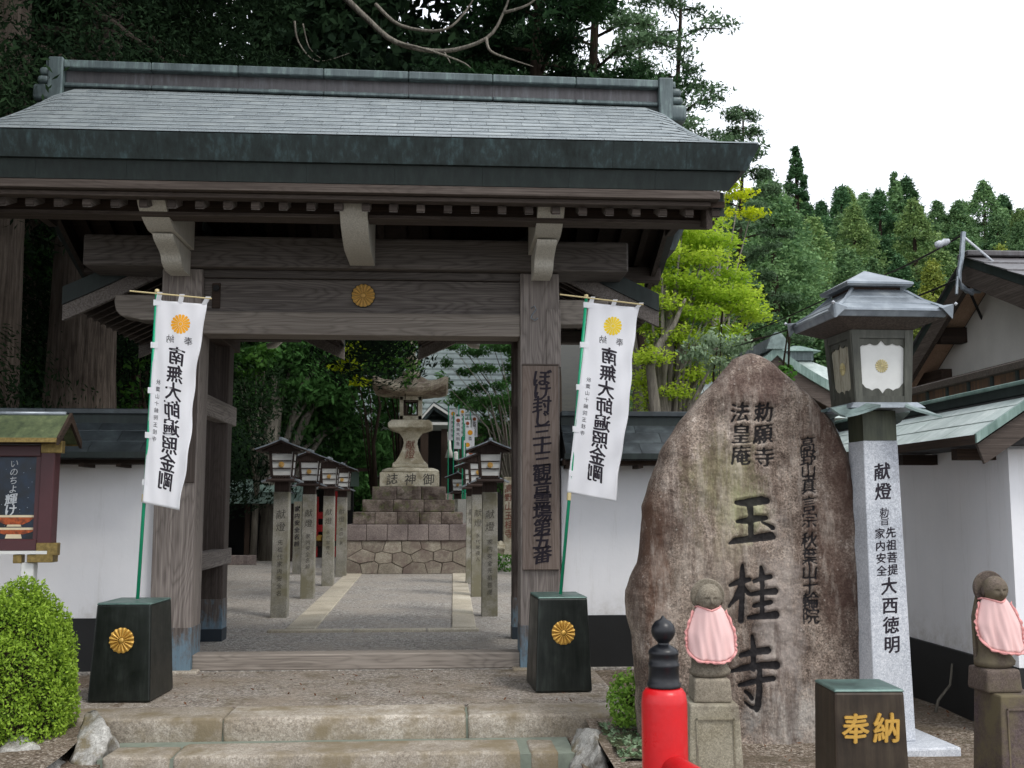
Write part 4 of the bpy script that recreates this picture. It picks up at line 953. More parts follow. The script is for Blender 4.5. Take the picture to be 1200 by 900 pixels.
def stone_mat():
    m = M('carved_stone_surface', .85, spec=.25); o = m.oc; x, y, z = m.sep()
    n1 = m.noise(1.9, 6, .7, o); n2 = m.noise(5.0, 6, .75, m.scale(o, (1, 1, .6))); sp = m.noise(95, 3, .75, o); vc = m.gray(m.voro(120, o, out='Color'))
    base = m.ramp(m.math('ADD', m.math('MULTIPLY', n1, .55), m.math('MULTIPLY', n2, .45)), [(.36, '#372d28'), (.46, '#60534a'), (.56, '#8d7f73'), (.68, '#c0b4a8')])
    base = m.mix(.75, base, m.ramp(sp, [(.34, .08), (.5, .5), (.66, .97)]), 'OVERLAY'); base = m.mix(.3, base, vc, 'SOFT_LIGHT')
    def blob(cx, cz, rx_, rz_, soft=.35):
        dx = m.math('DIVIDE', m.math('SUBTRACT', x, cx), rx_); dz = m.math('DIVIDE', m.math('SUBTRACT', z, cz), rz_)
        d = m.math('SQRT', m.math('ADD', m.math('MULTIPLY', dx, dx), m.math('MULTIPLY', dz, dz)))
        d = m.math('ADD', d, m.math('MULTIPLY', m.math('SUBTRACT', n2, .5), 2.6)); return m.ramp(d, [(1 - soft, 1.0), (1 + soft, 0.0)])
    def lay(b, f, k, c): return m.mix(m.math('MULTIPLY', f, k), b, c)
    base = lay(base, blob(-.18, 1.45, .26, .42, .6), .50, '#97936f')      # lichen
    base = lay(base, blob(-.05, 1.30, .16, .20, .6), .5, '#aeb088')
    base = lay(base, blob(-.25, .95, .30, .35, .6), .40, '#a09384')
    base = lay(base, blob(.12, .62, .16, .75, .6), .50, '#b5aba3')        # pale runs
    base = lay(base, blob(.25, .12, .40, .22, .6), .55, '#a9a8a3')
    base = lay(base, blob(.50, 1.3, .22, .75, .6), .62, '#4c372f')        # dark reddish right side
    base = lay(base, blob(.02, 2.1, .30, .22, .6), .45, '#55403c')
    base = lay(base, blob(-.62, 1.0, .10, .60, .6), .75, '#5c4234')
    base = lay(base, m.ramp(m.noise(2.2, 6, .78, m.scale(o, (4.5, 1, .8))), [(.5, 0.0), (.64, 1.0)]), .36, '#c3b9ad')
    base = lay(base, m.ramp(m.noise(1.9, 6, .8, m.scale(o, (4.0, 1, .8))), [(.5, 0.0), (.62, 1.0)]), .55, '#4a382f')
    base = lay(base, m.ramp(m.noise(3.4, 6, .78, m.scale(o, (2.4, 1, .45))), [(.54, 0.0), (.68, .8)]), .5, '#43332f')
    base = lay(base, m.ramp(m.voro(16, o), [(.05, 1.0), (.12, 0.0)]), .4, '#c0b8ae')
    a = m.nt.nodes.new('ShaderNodeAttribute'); a.attribute_name = 'ink'; base = m.mix(m.ramp(a.outputs['Fac'], [(.35, 0.0), (.6, .94)]), base, '#16161a')
    m.color(base); m.bump(m.math('ADD', m.math('MULTIPLY', sp, .5), m.noise(30, 5, .7, o)), .6, .008); return m.m
cs = link('carved_stone', build_stone(), stone_mat()); cs.location = (1.87, MY, -.0)
tag(cs, 'huge upright reddish stone carved with large black characters', 'monument')

# ---------------------------------------------------------------- bronze boxes
def bronze_box(label, x, y, z0, h, w0, w1, d0, d1, rz, group, kind):
    t = thing('flag_stand' if kind == 'crest' else 'offering_box', label, 'box', (x, y, z0), rz, group)
    part('body', G().frustum(0, 0, 0, h - .012, w0, d0, w1, d1), MT['box_bronze'] if kind == 'crest' else MT['box_brown'], t, bevel=.012, seg=2)
    part('top_plate', G().frustum(0, 0, h - .013, h, w1 + .002, d1 + .002, w1 - .006, d1 - .006), MT['box_top'], t, bevel=.004)
    def fn(u, v, d):
        tt = (v + h * .62) / h; dd = d0 + (d1 - d0) * tt; return (u, -dd - d - .001, h * .62 + v)
    if kind == 'crest':
        crest('box_crest', .088, fn, MT['gold'], t, MT['gold_dull'], .9)
    return t, fn
MT['box_brown'] = copper('brown_bronze', '#2c2620', '#40362c', '#544a3c', .42, True, .35, .05)
FB1, _ = bronze_box('dark bronze block with gold flower crest holding the left banner pole', -2.24, 8.03, 0, .675, .218, .19, .27, .235, R(-3), 'bronze blocks holding the banner poles', 'crest')
FB2, _ = bronze_box('dark bronze block with gold flower crest holding the right banner pole', .865, 8.24, 0, .685, .21, .185, .27, .235, R(3), 'bronze blocks holding the banner poles', 'crest')
OB, fn = bronze_box('low brown bronze box with raised gold characters in front of the lantern post', 1.90, 4.92, -.16, .70, .172, .158, .16, .145, R(-2), None, 'text')
for ch, u in (('奉', -.072), ('納', .068)):
    column(ch, fn, u, .04 + .058, .1, .118, .010, MT['gold'], OB, 'gold_character', .026, .92)

# ---------------------------------------------------------------- banners
def banner(label, pole_b, pole_t, rod0, rod1, TL, TR_, BL, BR, Yp, shade, seed, wave):
    """a printed cloth on a green pole; the print is seen from its back, so it reads mirrored"""
    base = at(*pole_b, Yp); base.z = .684
    t = thing('banner', label, 'banner', tuple(base), 0, 'white temple banners')
    def l(v): return Vector(v) - base
    p0, p1 = base, at(*pole_t, Yp)
    part('pole', G().tube([l(p0), l(p0.lerp(p1, .5) + Vector((.004, 0, 0))), l(p1)], .0125, 10), MT['green_pole'], t, smooth=True)
    part('pole_joint', G().tube([l(p0.lerp(p1, .31)), l(p0.lerp(p1, .335))], .017, 10), MT['bamboo'], t, smooth=40)
    part('pole_tip', G().lathe([(.015, 0), (.018, .01), (.015, .025), (0, .03)], 10, c=l(p1)), MT['bamboo'], t, smooth=True)
    r0, r1 = at(*rod0, Yp - .03), at(*rod1, Yp - .03); part('cross_rod', G().tube([l(r0), l(r1)], .006, 6), MT['bamboo'], t)
    C4 = [at(*q, Yp) for q in (TL, TR_, BL, BR)]
    def cl(u, v, d=0):       # u across from the pole, v down from the top
        top = C4[0].lerp(C4[1], u); bot = C4[2].lerp(C4[3], u); p = top.lerp(bot, v)
        y = wave * (math.sin(u * 5.2 + v * 3.4 + seed) * .5 + math.sin(v * 8.0 + u * 2 + seed * 2) * .35) * (.25 + .75 * u) * (.2 + v)
        y += .0045 * math.sin(v * 27 + u * 9 + seed) * (.3 + u) + .003 * math.sin(u * 17 - v * 12 + seed * 3)
        x = .010 * math.sin(v * 9 + seed) * u + .004 * math.sin(v * 31 + seed) * u * u
        return l(p) + Vector((x, y - .012 - d, 0))
    nu, nv = 24, 90
    for dd, nm in ((0.0, 'cloth'),):
        g = G()
        for j in range(nv + 1):
            for i in range(nu + 1): g.v.append(tuple(cl(i / nu, j / nv, dd)))
        g.f = [(j * (nu + 1) + i, j * (nu + 1) + i + 1, (j + 1) * (nu + 1) + i + 1, (j + 1) * (nu + 1) + i) for j in range(nv) for i in range(nu)]
        me = g.mesh(nm, True); o = part(nm, me, MT['banner'], t); md = o.modifiers.new('thick', 'SOLIDIFY'); md.thickness = .0012; md.offset = 0
        wdt = (C4[1] - C4[0]).length; hgt = (C4[2] - C4[0]).length
    for v in (.012, .225, .45, .67, .90):
        a = cl(0, v); b = cl(.10, v); pz = l(p0.lerp(p1, 1 - (p1.z - (base + a).z) / (p1.z - p0.z)))
        q = G(); h_ = .022
        q.add([pz + Vector((-.018, -.016, -h_)), pz + Vector((-.018, -.016, h_)), b + Vector((0, -.004, h_)), b + Vector((0, -.004, -h_))], [(0, 1, 2, 3)])
        q.add([pz + Vector((-.018, -.016, -h_)), pz + Vector((-.018, -.016, h_)), pz + Vector((-.018, .016, h_)), pz + Vector((-.018, .016, -h_))], [(0, 1, 2, 3)])
        q.add([pz + Vector((-.018, .016, -h_)), pz + Vector((-.018, .016, h_)), b + Vector((0, .006, h_)), b + Vector((0, .006, -h_))], [(0, 1, 2, 3)])
        part('pole_loop', q, MT['banner'], t)
    for u in (.03, .47, .93):
        a = cl(u, .0); ru = (u * .80 + .12); k = l(r0.lerp(r1, (r0.lerp(r1, 0).x - 0) * 0 + ((base + a).x - r0.x) / (r1.x - r0.x) + (.05 if u > .9 else .015)))
        h_ = .018; part('rod_loop', G().add([a + Vector((-h_, -.002, -.01)), a + Vector((h_, -.002, -.01)), k + Vector((h_ + .008, -.008, .012)), k + Vector((-h_ + .008, -.008, .012)), k + Vector((h_ + .008, .010, .010)), k + Vector((-h_ + .008, .010, .010)), a + Vector((h_, .004, -.01)), a + Vector((-h_, .004, -.01))], [(0, 1, 2, 3), (3, 2, 4, 5), (5, 4, 6, 7)]), MT['banner'], t)
    def prt(x, y, d): return tuple(cl(x / wdt, -y / hgt, .0016 + d))
    xm = wdt * .53
    crest('printed_crest', .074, lambda x, y, d: prt(xm + x, -.165 * 1 + y, 0), MT['yellow_print' if shade else 'yellow_print2'], t, None, 0)
    S = hgt / 1.55
    column('奉', prt, xm + .072, -.295 * S, .1, .058, .0, MT['ink'], t, 'lettering', .0, 1, True)
    column('納', prt, xm - .066, -.29 * S, .1, .058, .0, MT['ink'], t, 'lettering', .0, 1, True)
    column('南無大師遍照金剛', prt, xm + .0, -.42 * S, .1345 * S, .120, .0, MT['ink'], t, 'lettering', .026, 1, True)
    column('秋葉山十輪院玉桂寺', prt, wdt * .17, -.63 * S, .054 * S, .034, .0, MT['ink'], t, 'lettering', .0, 1, True)
    return t
banner('white banner with orange flower crest hanging in front of the left gate pillar', (161, 709), (184, 343), (152, 341), (248, 350), (184, 352), (241, 357), (168, 589), (212, 598), 8.02, 1, 1.3, .045)
banner('white banner with yellow flower crest before the plaster wall right of the gate', (657, 700), (687, 349), (656, 345), (754, 357), (690, 355), (749, 361), (664, 577), (722, 588), 8.24, 0, 3.1, .02)

# ---------------------------------------------------------------- small stone child-monk statues with bibs
def jizo(label, loc, rz, mat, pmat, lean, s=1.0):
    ped = thing('stone_pedestal', label[1], 'pedestal', (loc[0], loc[1], loc[2]), rz, 'stone pedestals of the statues')
    h = loc[3] - loc[2]
    part('shaft', G().frustum(0, 0, 0, h, .135, .135, .108, .118), pmat, ped, bevel=.008, seg=2)
    fr_ = G()
    for x0, x1, z0, z1 in ((-.085, .085, h - .065, h - .058), (-.085, -.078, .02, h - .058), (.078, .085, .02, h - .058)): fr_.box(x0, x1, -.128, -.1185, z0, z1)
    part('carved_frame', fr_, pmat, ped)
    t = thing('child_monk_statue', label[0], 'statue', (loc[0] + (-.05 if lean > .5 else 0), loc[1] - .01 + (.02 if lean > .5 else 0), loc[3]), rz, 'small monk statues with bibs')
    part('base_block', G().frustum(0, .02, 0, .105, .087, .09, .08, .085), mat, t, bevel=.012, seg=3)
    # lotus seat + robe body as one lofted surface
    prof = [(.062, .105, 1.15), (.078, .118, 1.1), (.080, .135, 1.1), (.068, .155, 1.05), (.064, .18, 1), (.066, .22, 1), (.070, .27, .95), (.075, .33, .9), (.076, .368, .85), (.066, .392, .8), (.040, .407, .9), (.028, .425, 1)]
    n = 28; vs = []
    for r, z, fl in prof:
        for j in range(n):
            a = 2 * math.pi * j / n; fold = 1 + (.04 * math.sin(a * 7 + z * 20) if .15 < z < .33 else (.05 * abs(math.sin(a * 5)) if z < .15 else 0))
            vs.append((r * math.cos(a) * 1.12 * fold, r * math.sin(a) * fl * .8 * fold + .012, z))
    k = len(prof); fs = [(i * n + j, i * n + (j + 1) % n, (i + 1) * n + (j + 1) % n, (i + 1) * n + j) for i in range(k - 1) for j in range(n)] + [tuple(range(n))[::-1], tuple((k - 1) * n + j for j in range(n))]
    me = G().add(vs, fs).mesh('robe', True); bumpy(me, .004, 22, 2); part('robe', me, mat, t)
    # head: sphere pushed into a face
    bm = bmesh.new(); bmesh.ops.create_icosphere(bm, subdivisions=5, radius=1); me = bpy.data.meshes.new('head')
    for v in bm.verts:
        x, y, z = v.co; r = .056
        y_ = y; f = max(0, -y)
        w_ = 1.0 - .12 * max(0, -z) * f
        d = 0
        def bmp(cx, cz, sx_, sz_): return math.exp(-((x - cx) / sx_) ** 2 - ((z - cz) / sz_) ** 2) * (1 if y < 0 else 0)
        d += .21 * bmp(0, -.16, .10, .18) + .06 * bmp(0, -.28, .16, .09)       # nose
        d -= .18 * bmp(.30, -.02, .17, .09) + .18 * bmp(-.30, -.02, .17, .09)   # eye hollows
        d += .10 * bmp(.30, -.05, .13, .04) + .10 * bmp(-.30, -.05, .13, .04)   # lids
        d += .035 * bmp(.30, .13, .20, .05) + .035 * bmp(-.30, .13, .20, .05)   # brows
        d += .05 * bmp(0, -.46, .16, .035) + .04 * bmp(0, -.55, .13, .035) - .11 * bmp(0, -.505, .17, .022)   # lips
        d += .06 * bmp(.38, -.38, .2, .2) + .06 * bmp(-.38, -.38, .2, .2) + .05 * bmp(0, -.78, .2, .12)          # cheeks, chin
        v.co = Vector((x * w_ * (1 + .0), y * .96, z * 1.10)) * r * (1 + d)
    bm.to_mesh(me); bm.free(); me.polygons.foreach_set('use_smooth', [True] * len(me.polygons))
    me.transform(Matrix.Translation((0, -.026, .462)) @ Matrix.Rotation(R(3), 4, 'X')); hd = part('head', me, mat, t)
    for s_ in (-1, 1):
        g = G().lathe([(0, -.022), (.007, -.02), (.010, -.005), (.009, .012), (0, .018)], 10, c=(s_ * .0545, -.014, .452), sy=1.5, sx=.7); part('ear', g, mat, hd, smooth=True)
    # halo disc with a raised rim, behind the head
    g = G().lathe([(.0, 0), (.062, 0), (.067, .004), (.077, .006), (.079, .014), (.075, .022), (0, .024)], 40, M=Matrix.Translation((0, .040, .466)) @ Matrix.Rotation(R(90), 4, 'X'))
    part('halo', g, mat, t, smooth=40)
    part('back_slab', G().prism([(-.075, .105), (.075, .105), (.078, .33), (.05, .44), (-.05, .44), (-.078, .33)], 'y', .045, .064), mat, t, bevel=.006)
    # bib: cloth wrapped round the chest, with a ruffled border
    def bib(u, v):        # u -1..1 across, v 0 top .. 1 bottom
        hw = .052 + .054 * min(1, v * 1.9) ** .65
        z = .422 - .238 * v - .016 * (1 - abs(u)) * (1 - v) - .014 * u * lean * v + .05 * (abs(u) ** 5) * (v ** 3)
        a = u * 1.05; x = u * hw + .022 * lean * v; y = -.070 - .012 * v + .058 * u * u + (.008 * math.sin(u * 8 + v * 2.5 + lean * 3) + .004 * math.sin(u * 19 - v * 6 + lean)) * (.3 + v)
        return (x, y, z)
    nu, nv = 24, 20; g = G(); g.v = [bib(-1 + 2 * i / nu, j / nv) for j in range(nv + 1) for i in range(nu + 1)]
    g.f = [(j * (nu + 1) + i, j * (nu + 1) + i + 1, (j + 1) * (nu + 1) + i + 1, (j + 1) * (nu + 1) + i) for j in range(nv) for i in range(nu)]
    b = part('bib', g.mesh('bib', True), MT['bib'], t); md = b.modifiers.new('thick', 'SOLIDIFY'); md.thickness = .003
    path = [bib(-1, .1 + .9 * k / 24) for k in range(25)] + [bib(-1 + 2 * k / 30, 1) for k in range(1, 31)] + [bib(1, 1 - .9 * k / 24) for k in range(1, 25)]
    g = G(); cx, cz = .011 * lean, .31
    for k, p in enumerate(path):
        d = Vector((p[0] - cx, 0, p[2] - cz)).normalized(); wv = .005 * math.sin(k * 1.9); wid = .011 + .003 * math.sin(k * 1.3)
        g.v.append((p[0], p[1] - .001, p[2])); g.v.append((p[0] + d.x * wid, p[1] - .003 + wv, p[2] + d.z * wid))
    g.f = [(2 * k, 2 * k + 2, 2 * k + 3, 2 * k + 1) for k in range(len(path) - 1)]
    fr2 = part('frill', g.mesh('frill', True), MT['frill'], b); md = fr2.modifiers.new('thick', 'SOLIDIFY'); md.thickness = .0025
    part('neck_tie', G().tube([bib(-1 + 2 * k / 12, 0) for k in range(13)] + [(.06, .02, .415), (0, .035, .413), (-.06, .02, .415), bib(-1, 0)], .0045, 6), MT['frill'], b, smooth=True)
    t.scale = (s, s, s)
    return t
jizo(('grey stone child monk in a pink bib in front of the carved stone', 'pale stone pedestal with carved frame beside the red railing post'), (1.21, 4.92, -.10, .475), R(-4), MT['jizo'], MT['pedestal'], .2, 1.0)
jizo(('dark stone child monk in a pink bib in front of the right wall', 'dark stained stone pedestal at the right edge before the white wall'), (2.645, 4.98, -.12, .49), R(2), MT['jizo_dark'], MT['pedestal_dark'], 1.0, 1.02)

# ---------------------------------------------------------------- red bridge railing
rp = thing('railing_post', 'red lacquered railing post with a black onion-shaped cap', 'railing', (.735, 3.62, -.3))
part('shaft', G().lathe([(.075, 0), (.076, .6), (.076, 1.00), (.072, 1.03), (.062, 1.045), (.05, 1.05)], 40), MT['red_gloss'], rp, smooth=50)
part('cap', G().lathe([(.050, 1.05), (.056, 1.052), (.057, 1.062), (.052, 1.068), (.051, 1.085), (.050, 1.115), (.052, 1.118), (.052, 1.128), (.049, 1.131), (.049, 1.155), (.051, 1.158), (.050, 1.168), (.045, 1.175), (.030, 1.185), (.020, 1.190), (.019, 1.196), (.026, 1.203), (.037, 1.217), (.041, 1.232), (.038, 1.250), (.026, 1.266), (.010, 1.274), (.004, 1.283), (0, 1.286)], 40), MT['black_gloss'], rp, smooth=50)
part('rail', G().tube([(.0, .0, .80), (.06, -.22, .79), (.32, -1.0, .77), (.85, -2.6, .74)], [.045, .048, .048, .048], 20), MT['red_gloss'], rp, smooth=True)

# ---------------------------------------------------------------- notice board
nb = thing('notice_board', 'maroon framed notice board with mossy copper roof, brass fittings and a poster', 'notice board', (-3.45, 8.0, 0))
def X_(px): return at(px, 600, 8.0).x + 3.45
def Z_(py, px=40): return at(px, py, 8.0).z
xr = X_(64); zt, zb = Z_(524), Z_(640)
part('frame_post', G().box(xr - .10, xr, -.05, .07, zb - .02, zt), MT['red_paint_frame'], nb, bevel=.006)
part('frame_post', G().box(-.72, -.62, -.05, .07, zb - .02, zt), MT['red_paint_frame'], nb, bevel=.006)
part('frame_rail', G().box(-.62, xr - .10, -.045, .065, zt - .07, zt + .01), MT['red_paint_frame'], nb, bevel=.006)
part('frame_rail', G().box(-.62, xr - .10, -.045, .065, zb - .03, zb + .05), MT['red_paint_frame'], nb, bevel=.006)
part('sill', G().box(-.74, xr - .02, -.06, .08, zb - .055, zb - .032), MT['glass_paper'], nb)
part('inner_frame', G().box(xr - .135, xr - .10, -.03, .03, zb + .05, zt - .07), MT['red_paint_frame'], nb)
def poster_mat():
    m = M('poster_print', .35, spec=.5); n = m.noise(3.5, 5, .6); x, y, z = m.sep()
    sp = m.voro(26); m.color(m.mix(m.ramp(sp, [(.03, .9), (.09, 0.0)]), m.ramp(n, [(.35, '#0b1318'), (.55, '#14304a'), (.75, '#2b5278')]), '#b8c8d6')); return m.m
po = part('poster', G().box(-.60, xr - .135, .0, .012, zb + .05, zt - .07), poster_mat(), nb)
xt = X_(14)
column('いのちよ', lambda x, y, d: (xt + x, -.002 - d, zt - .120 + y), 0, 0, .062, .056, .001, MT['ink_white'], po, 'lettering', .0)
column('輝け', lambda x, y, d: (xt - .01 + x, -.002 - d, zt - .120 - .262 + y), 0, 0, .076, .078, .001, MT['ink_white'], po, 'lettering', .026)
orange = plain('orange_print', '#c05a22', .5, sc=40, nz=.4); cream = plain('cream_print', '#d8c9a8', .5)
def bowl(z0, w, h, foot):
    g = G().prism([(xt + .02 - w, z0 + h), (xt + .02 - w * .72, z0 + h * .35), (xt + .02 - w * .4, z0), (xt + .02 + w * .4, z0), (xt + .02 + w * .72, z0 + h * .35), (xt + .02 + w, z0 + h)], 'y', -.003, -.001); part('printed_bowl', g, orange, po)
    part('printed_bowl_rim', G().box(xt + .02 - w, xt + .02 + w, -.004, -.001, z0 + h - .008, z0 + h + .008), cream, po)
    part('printed_bowl_foot', G().prism([(xt + .02 - w * .35, z0 - foot), (xt + .02 + w * .35, z0 - foot), (xt + .02 + w * .3, z0), (xt + .02 - w * .3, z0)], 'y', -.003, -.001), cream, po)
bowl(zb + .155, .15, .06, .015); bowl(zb + .085, .17, .04, .03)
for zz in (zt + .0, zb - .02):
    part('brass_fitting', G().box(xr - .10, xr + .05, -.056, .01, zz - .045, zz + .045), MT['brass'], nb, bevel=.004)
part('brass_fitting', G().box(xr - .16, xr + .02, -.055, .06, zb - .115, zb - .058), MT['brass'], nb, bevel=.004)
part('brass_fitting', G().box(xr - .26, xr - .20, -.05, .02, zb - .12, zb - .058), MT['brass'], nb, bevel=.004)
part('leg', G().box(xr - .21, xr - .12, -.03, .06, -.02, zb - .116), MT['glass_paper'], nb, bevel=.006)
part('leg', G().box(-.68, -.59, -.03, .06, -.02, zb - .116), MT['glass_paper'], nb, bevel=.006)
part('brace_rail', G().box(-.68, xr - .215, .0, .03, .62, .68), MT['glass_paper'], nb)
ez, rz_ = Z_(517), Z_(487)
moss_roof = copper('mossy_board_roof', '#3f4a35', '#5b6647', '#76805a', .6)
for s in (-1, 1):
    part('roof_panel', G().strip([(s * .24, ez - .01), (0, rz_ - .01)], [(s * .24, ez + .008), (0, rz_ + .008)], 'x', -.85, X_(76)), moss_roof, nb)
    part('eave_trim', G().box(-.86, X_(76) + .004, *sorted((s * .24, s * .25)), ez - .022, ez + .01), MT['brass'], nb)
part('gable_end', G().strip([(-.24, ez - .04), (0, rz_ - .05), (.24, ez - .04)], [(-.24, ez + .012), (0, rz_ + .02), (.24, ez + .012)], 'x', X_(76), X_(76) + .02), MT['wood_dark_y'], nb)
part('roof_support', G().prism([(-.16, ez - .02), (.16, ez - .02), (0, rz_ - .03)], 'x', -.7, xr), MT['wood_dark_y'], nb)
for a, b in ((-.85, -.30), (-.29, X_(72))): part('ridge_pipe', G().tube([(a, 0, rz_ + .015), (b, 0, rz_ + .015)], .016, 8), MT['lantern_copper'], nb, smooth=True)

# ---------------------------------------------------------------- courtyard lanterns: granite post, wooden lamp with gabled roof
def court_lantern(label, x, y, names, group='wooden lanterns on stone posts along the courtyard walk', h=1.53):
    t = thing('courtyard_lantern', label, 'lantern', (x, y, 0), 0, group)
    part('stone_post', G().frustum(0, 0, -.05, h, .100, .100, .094, .094), MT['granite_post'], t, bevel=.006)
    part('socket', G().box(-.088, .088, -.088, .088, h + .001, h + .15), MT['wood_lantern'], t)
    z0 = h + .15
    part('tray', G().frustum(0, 0, z0, z0 + .022, .14, .14, .17, .17), MT['wood_lantern'], t)
    for s in (-1, 1):
        part('tray_wing', G().hexa([(s * .12, -.17, z0 + .01), (s * .235, -.17, z0 - .035), (s * .235, .17, z0 - .035), (s * .12, .17, z0 + .01), (s * .12, -.17, z0 + .03), (s * .24, -.17, z0 - .018), (s * .24, .17, z0 - .018), (s * .12, .17, z0 + .03)]), MT['lantern_copper'], t)
        part('tray_wing', G().hexa([(-.17, s * .12, z0 + .01), (-.17, s * .235, z0 - .03), (.17, s * .235, z0 - .03), (.17, s * .12, z0 + .01), (-.17, s * .12, z0 + .03), (-.17, s * .24, z0 - .013), (.17, s * .24, z0 - .013), (.17, s * .12, z0 + .03)]), MT['wood_lantern'], t)
    a, b = z0 + .032, z0 + .34
    part('lamp_core', G().frustum(0, 0, a, b, .118, .118, .142, .142), MT['glass_paper'], t)
    for i in range(4):
        Mr = Matrix.Rotation(R(90 * i), 4, 'Z')
        def bar(x0, z0_, x1, z1_, xx0, xx1):
            f = lambda z: -(.120 + .024 * (z - a) / (b - a)); g = G()
            g.hexa([(x0, f(z0_) - .012, z0_), (x1, f(z0_) - .012, z0_), (x1, f(z0_) + .004, z0_), (x0, f(z0_) + .004, z0_), (xx0, f(z1_) - .012, z1_), (xx1, f(z1_) - .012, z1_), (xx1, f(z1_) + .004, z1_), (xx0, f(z1_) + .004, z1_)], Mr); return g
        part('lamp_frame', bar(-.134, a, -.100, b, -.158, -.122), MT['wood_lantern'], t)
        for zz, th in ((a, .022), (a + .10, .014), (a + .192, .014), (b - .022, .03)):
            hw = .105 + .022 * (zz - a) / (b - a); part('lamp_rail', bar(-hw, zz, hw, zz + th, -hw, hw), MT['wood_lantern'], t)
    crest('lamp_crest', .036, lambda x_, y_, d: (x_, -.148 - d, a + .152 + y_), MT['gold'], t, None, .8)
    part('gable_board', G().prism([(-.25, b + .005), (.25, b + .005), (0, b + .125)], 'y', -.165, .165), MT['wood_lantern'], t)
    for s in (-1, 1):
        part('roof_board', G().strip([(0, b + .118), (s * .16, b + .055), (s * .30, b - .0)], [(0, b + .142), (s * .16, b + .075), (s * .305, b + .022)], 'y', -.235, .235), MT['wood_lantern'], t)
        part('roof_batten', G().strip([(0, b + .142), (s * .16, b + .075), (s * .31, b + .022)], [(0, b + .158), (s * .16, b + .09), (s * .315, b + .036)], 'y', -.245, -.215), MT['lantern_copper'], t)
    part('roof_ridge', G().box(-.022, .022, -.26, .26, b + .14, b + .178), MT['lantern_copper'], t, bevel=.005)
    f = lambda x_, y_, d: (x_, -.1005 + .006 * y_ / h - d, y_)
    column('献燈', f, 0, h - .28, .15, .105, .0015, MT['ink_faint'], t, 'inscription', .0)
    column(names, f, 0, h - .62, .088, .062, .0015, MT['ink_faint'], t, 'inscription', .0)
    return t
q1 = court_lantern('foremost courtyard lantern on a stone post left of the walk', -2.02, 13.5, '先祖代家内安全名')
q2_ = court_lantern('second courtyard lantern from the gate in the left row, stone post with green stain', -2.02, 16.2, '家内安全名前')
q3 = court_lantern('third courtyard lantern from the gate in the left row, post mossy green below', -2.0, 18.75, '永代常夜人')
q4 = court_lantern('last courtyard lantern of the left row, nearest the big stone lantern base', -2.0, 21.1, '本田一家')
q5 = court_lantern('foremost courtyard lantern right of the walk, orange-stained stone post', .56, 13.5, '家内安全先祖菩提')
q6 = court_lantern('second courtyard lantern from the gate in the right row, half hidden by the foremost', .50, 16.4, '永代常夜人')
def copy_lantern(src, label, x, y, s=1.0):
    c = copy_tree(src); c.location = (x, y, 0); c.scale = (s, s, s); c['label'] = label; return c
copy_lantern(q6, 'third courtyard lantern from the gate in the right row, a sliver beside the stone posts', .47, 19.0)
copy_lantern(q4, 'small far lantern behind the left row near the red railing', -3.78, 25.6, 1.0)
copy_lantern(q4, 'small far lantern just left of the big stone lantern', at(450, 600, 31).x, 31.0, 1.05)
copy_lantern(q4, 'small far lantern at the foot of the hall stairs right of the big stone lantern', at(536, 600, 26).x, 26.0)

# ---------------------------------------------------------------- the big stone lantern on its stepped base
TX, TY = -.75, 23.1
tl = thing('stone_lantern', 'huge old stone lantern standing on a stepped mossy stone base', 'stone lantern', (TX, TY, 0))
rs = random.Random(9)
part('joint_core', G().box(-1.18, 1.18, -1.16, 1.16, -.1, .66), MT['joint'], tl)
def clip(poly, a, b, c):
    out = []
    for i in range(len(poly)):
        p, q = poly[i], poly[(i + 1) % len(poly)]; dp, dq = a * p[0] + b * p[1] - c, a * q[0] + b * q[1] - c
        if dp <= 0: out.append(p)
        if dp * dq < 0: t_ = dp / (dp - dq); out.append((p[0] + (q[0] - p[0]) * t_, p[1] + (q[1] - p[1]) * t_))
    return out
def masonry(par, w, h, face, mat, nx, nz):
    AN = .62; w *= AN
    seeds = [((i + .5 + rs.uniform(-.28, .28) + (.25 if j % 2 else -.2)) * w / nx - w / 2, (j + .5 + rs.uniform(-.16, .16)) * h / nz) for j in range(nz) for i in range(nx)]
    for i, s0 in enumerate(seeds):
        poly = [(-w / 2, 0), (w / 2, 0), (w / 2, h), (-w / 2, h)]
        for j, s1 in enumerate(seeds):
            if i != j and poly:
                a, b = s1[0] - s0[0], s1[1] - s0[1]; poly = clip(poly, a, b, (s1[0] ** 2 + s1[1] ** 2 - s0[0] ** 2 - s0[1] ** 2) / 2)
        if len(poly) < 3: continue
        poly = [(p[0] / AN, p[1]) for p in poly]
        cx, cz = sum(p[0] for p in poly) / len(poly), sum(p[1] for p in poly) / len(poly)
        L_ = lambda p, k: (cx + (p[0] - cx) * (1 - k / max(.05, math.hypot(p[0] - cx, p[1] - cz))), cz + (p[1] - cz) * (1 - k / max(.05, math.hypot(p[0] - cx, p[1] - cz))))
        A = [L_(p, .004) for p in poly]; B = [L_(p, .016) for p in poly]; out = rs.uniform(.035, .06); n = len(A)
        vs = [(x, 0, z) for x, z in A] + [(x, -out * .6, z) for x, z in A] + [(x, -out, z) for x, z in B]
        fs = [(k, (k + 1) % n, n + (k + 1) % n, n + k) for k in range(n)] + [(n + k, n + (k + 1) % n, 2 * n + (k + 1) % n, 2 * n + k) for k in range(n)] + [tuple(range(2 * n, 3 * n))]
        part('masonry_stone', G().add(vs, fs, face), mat, par)
for i in range(4): masonry(tl, 2.44, .66, Matrix.Rotation(R(90 * i), 4, 'Z') @ Matrix.Translation((0, -1.18, 0)), MT['masonry'], 6, 3)
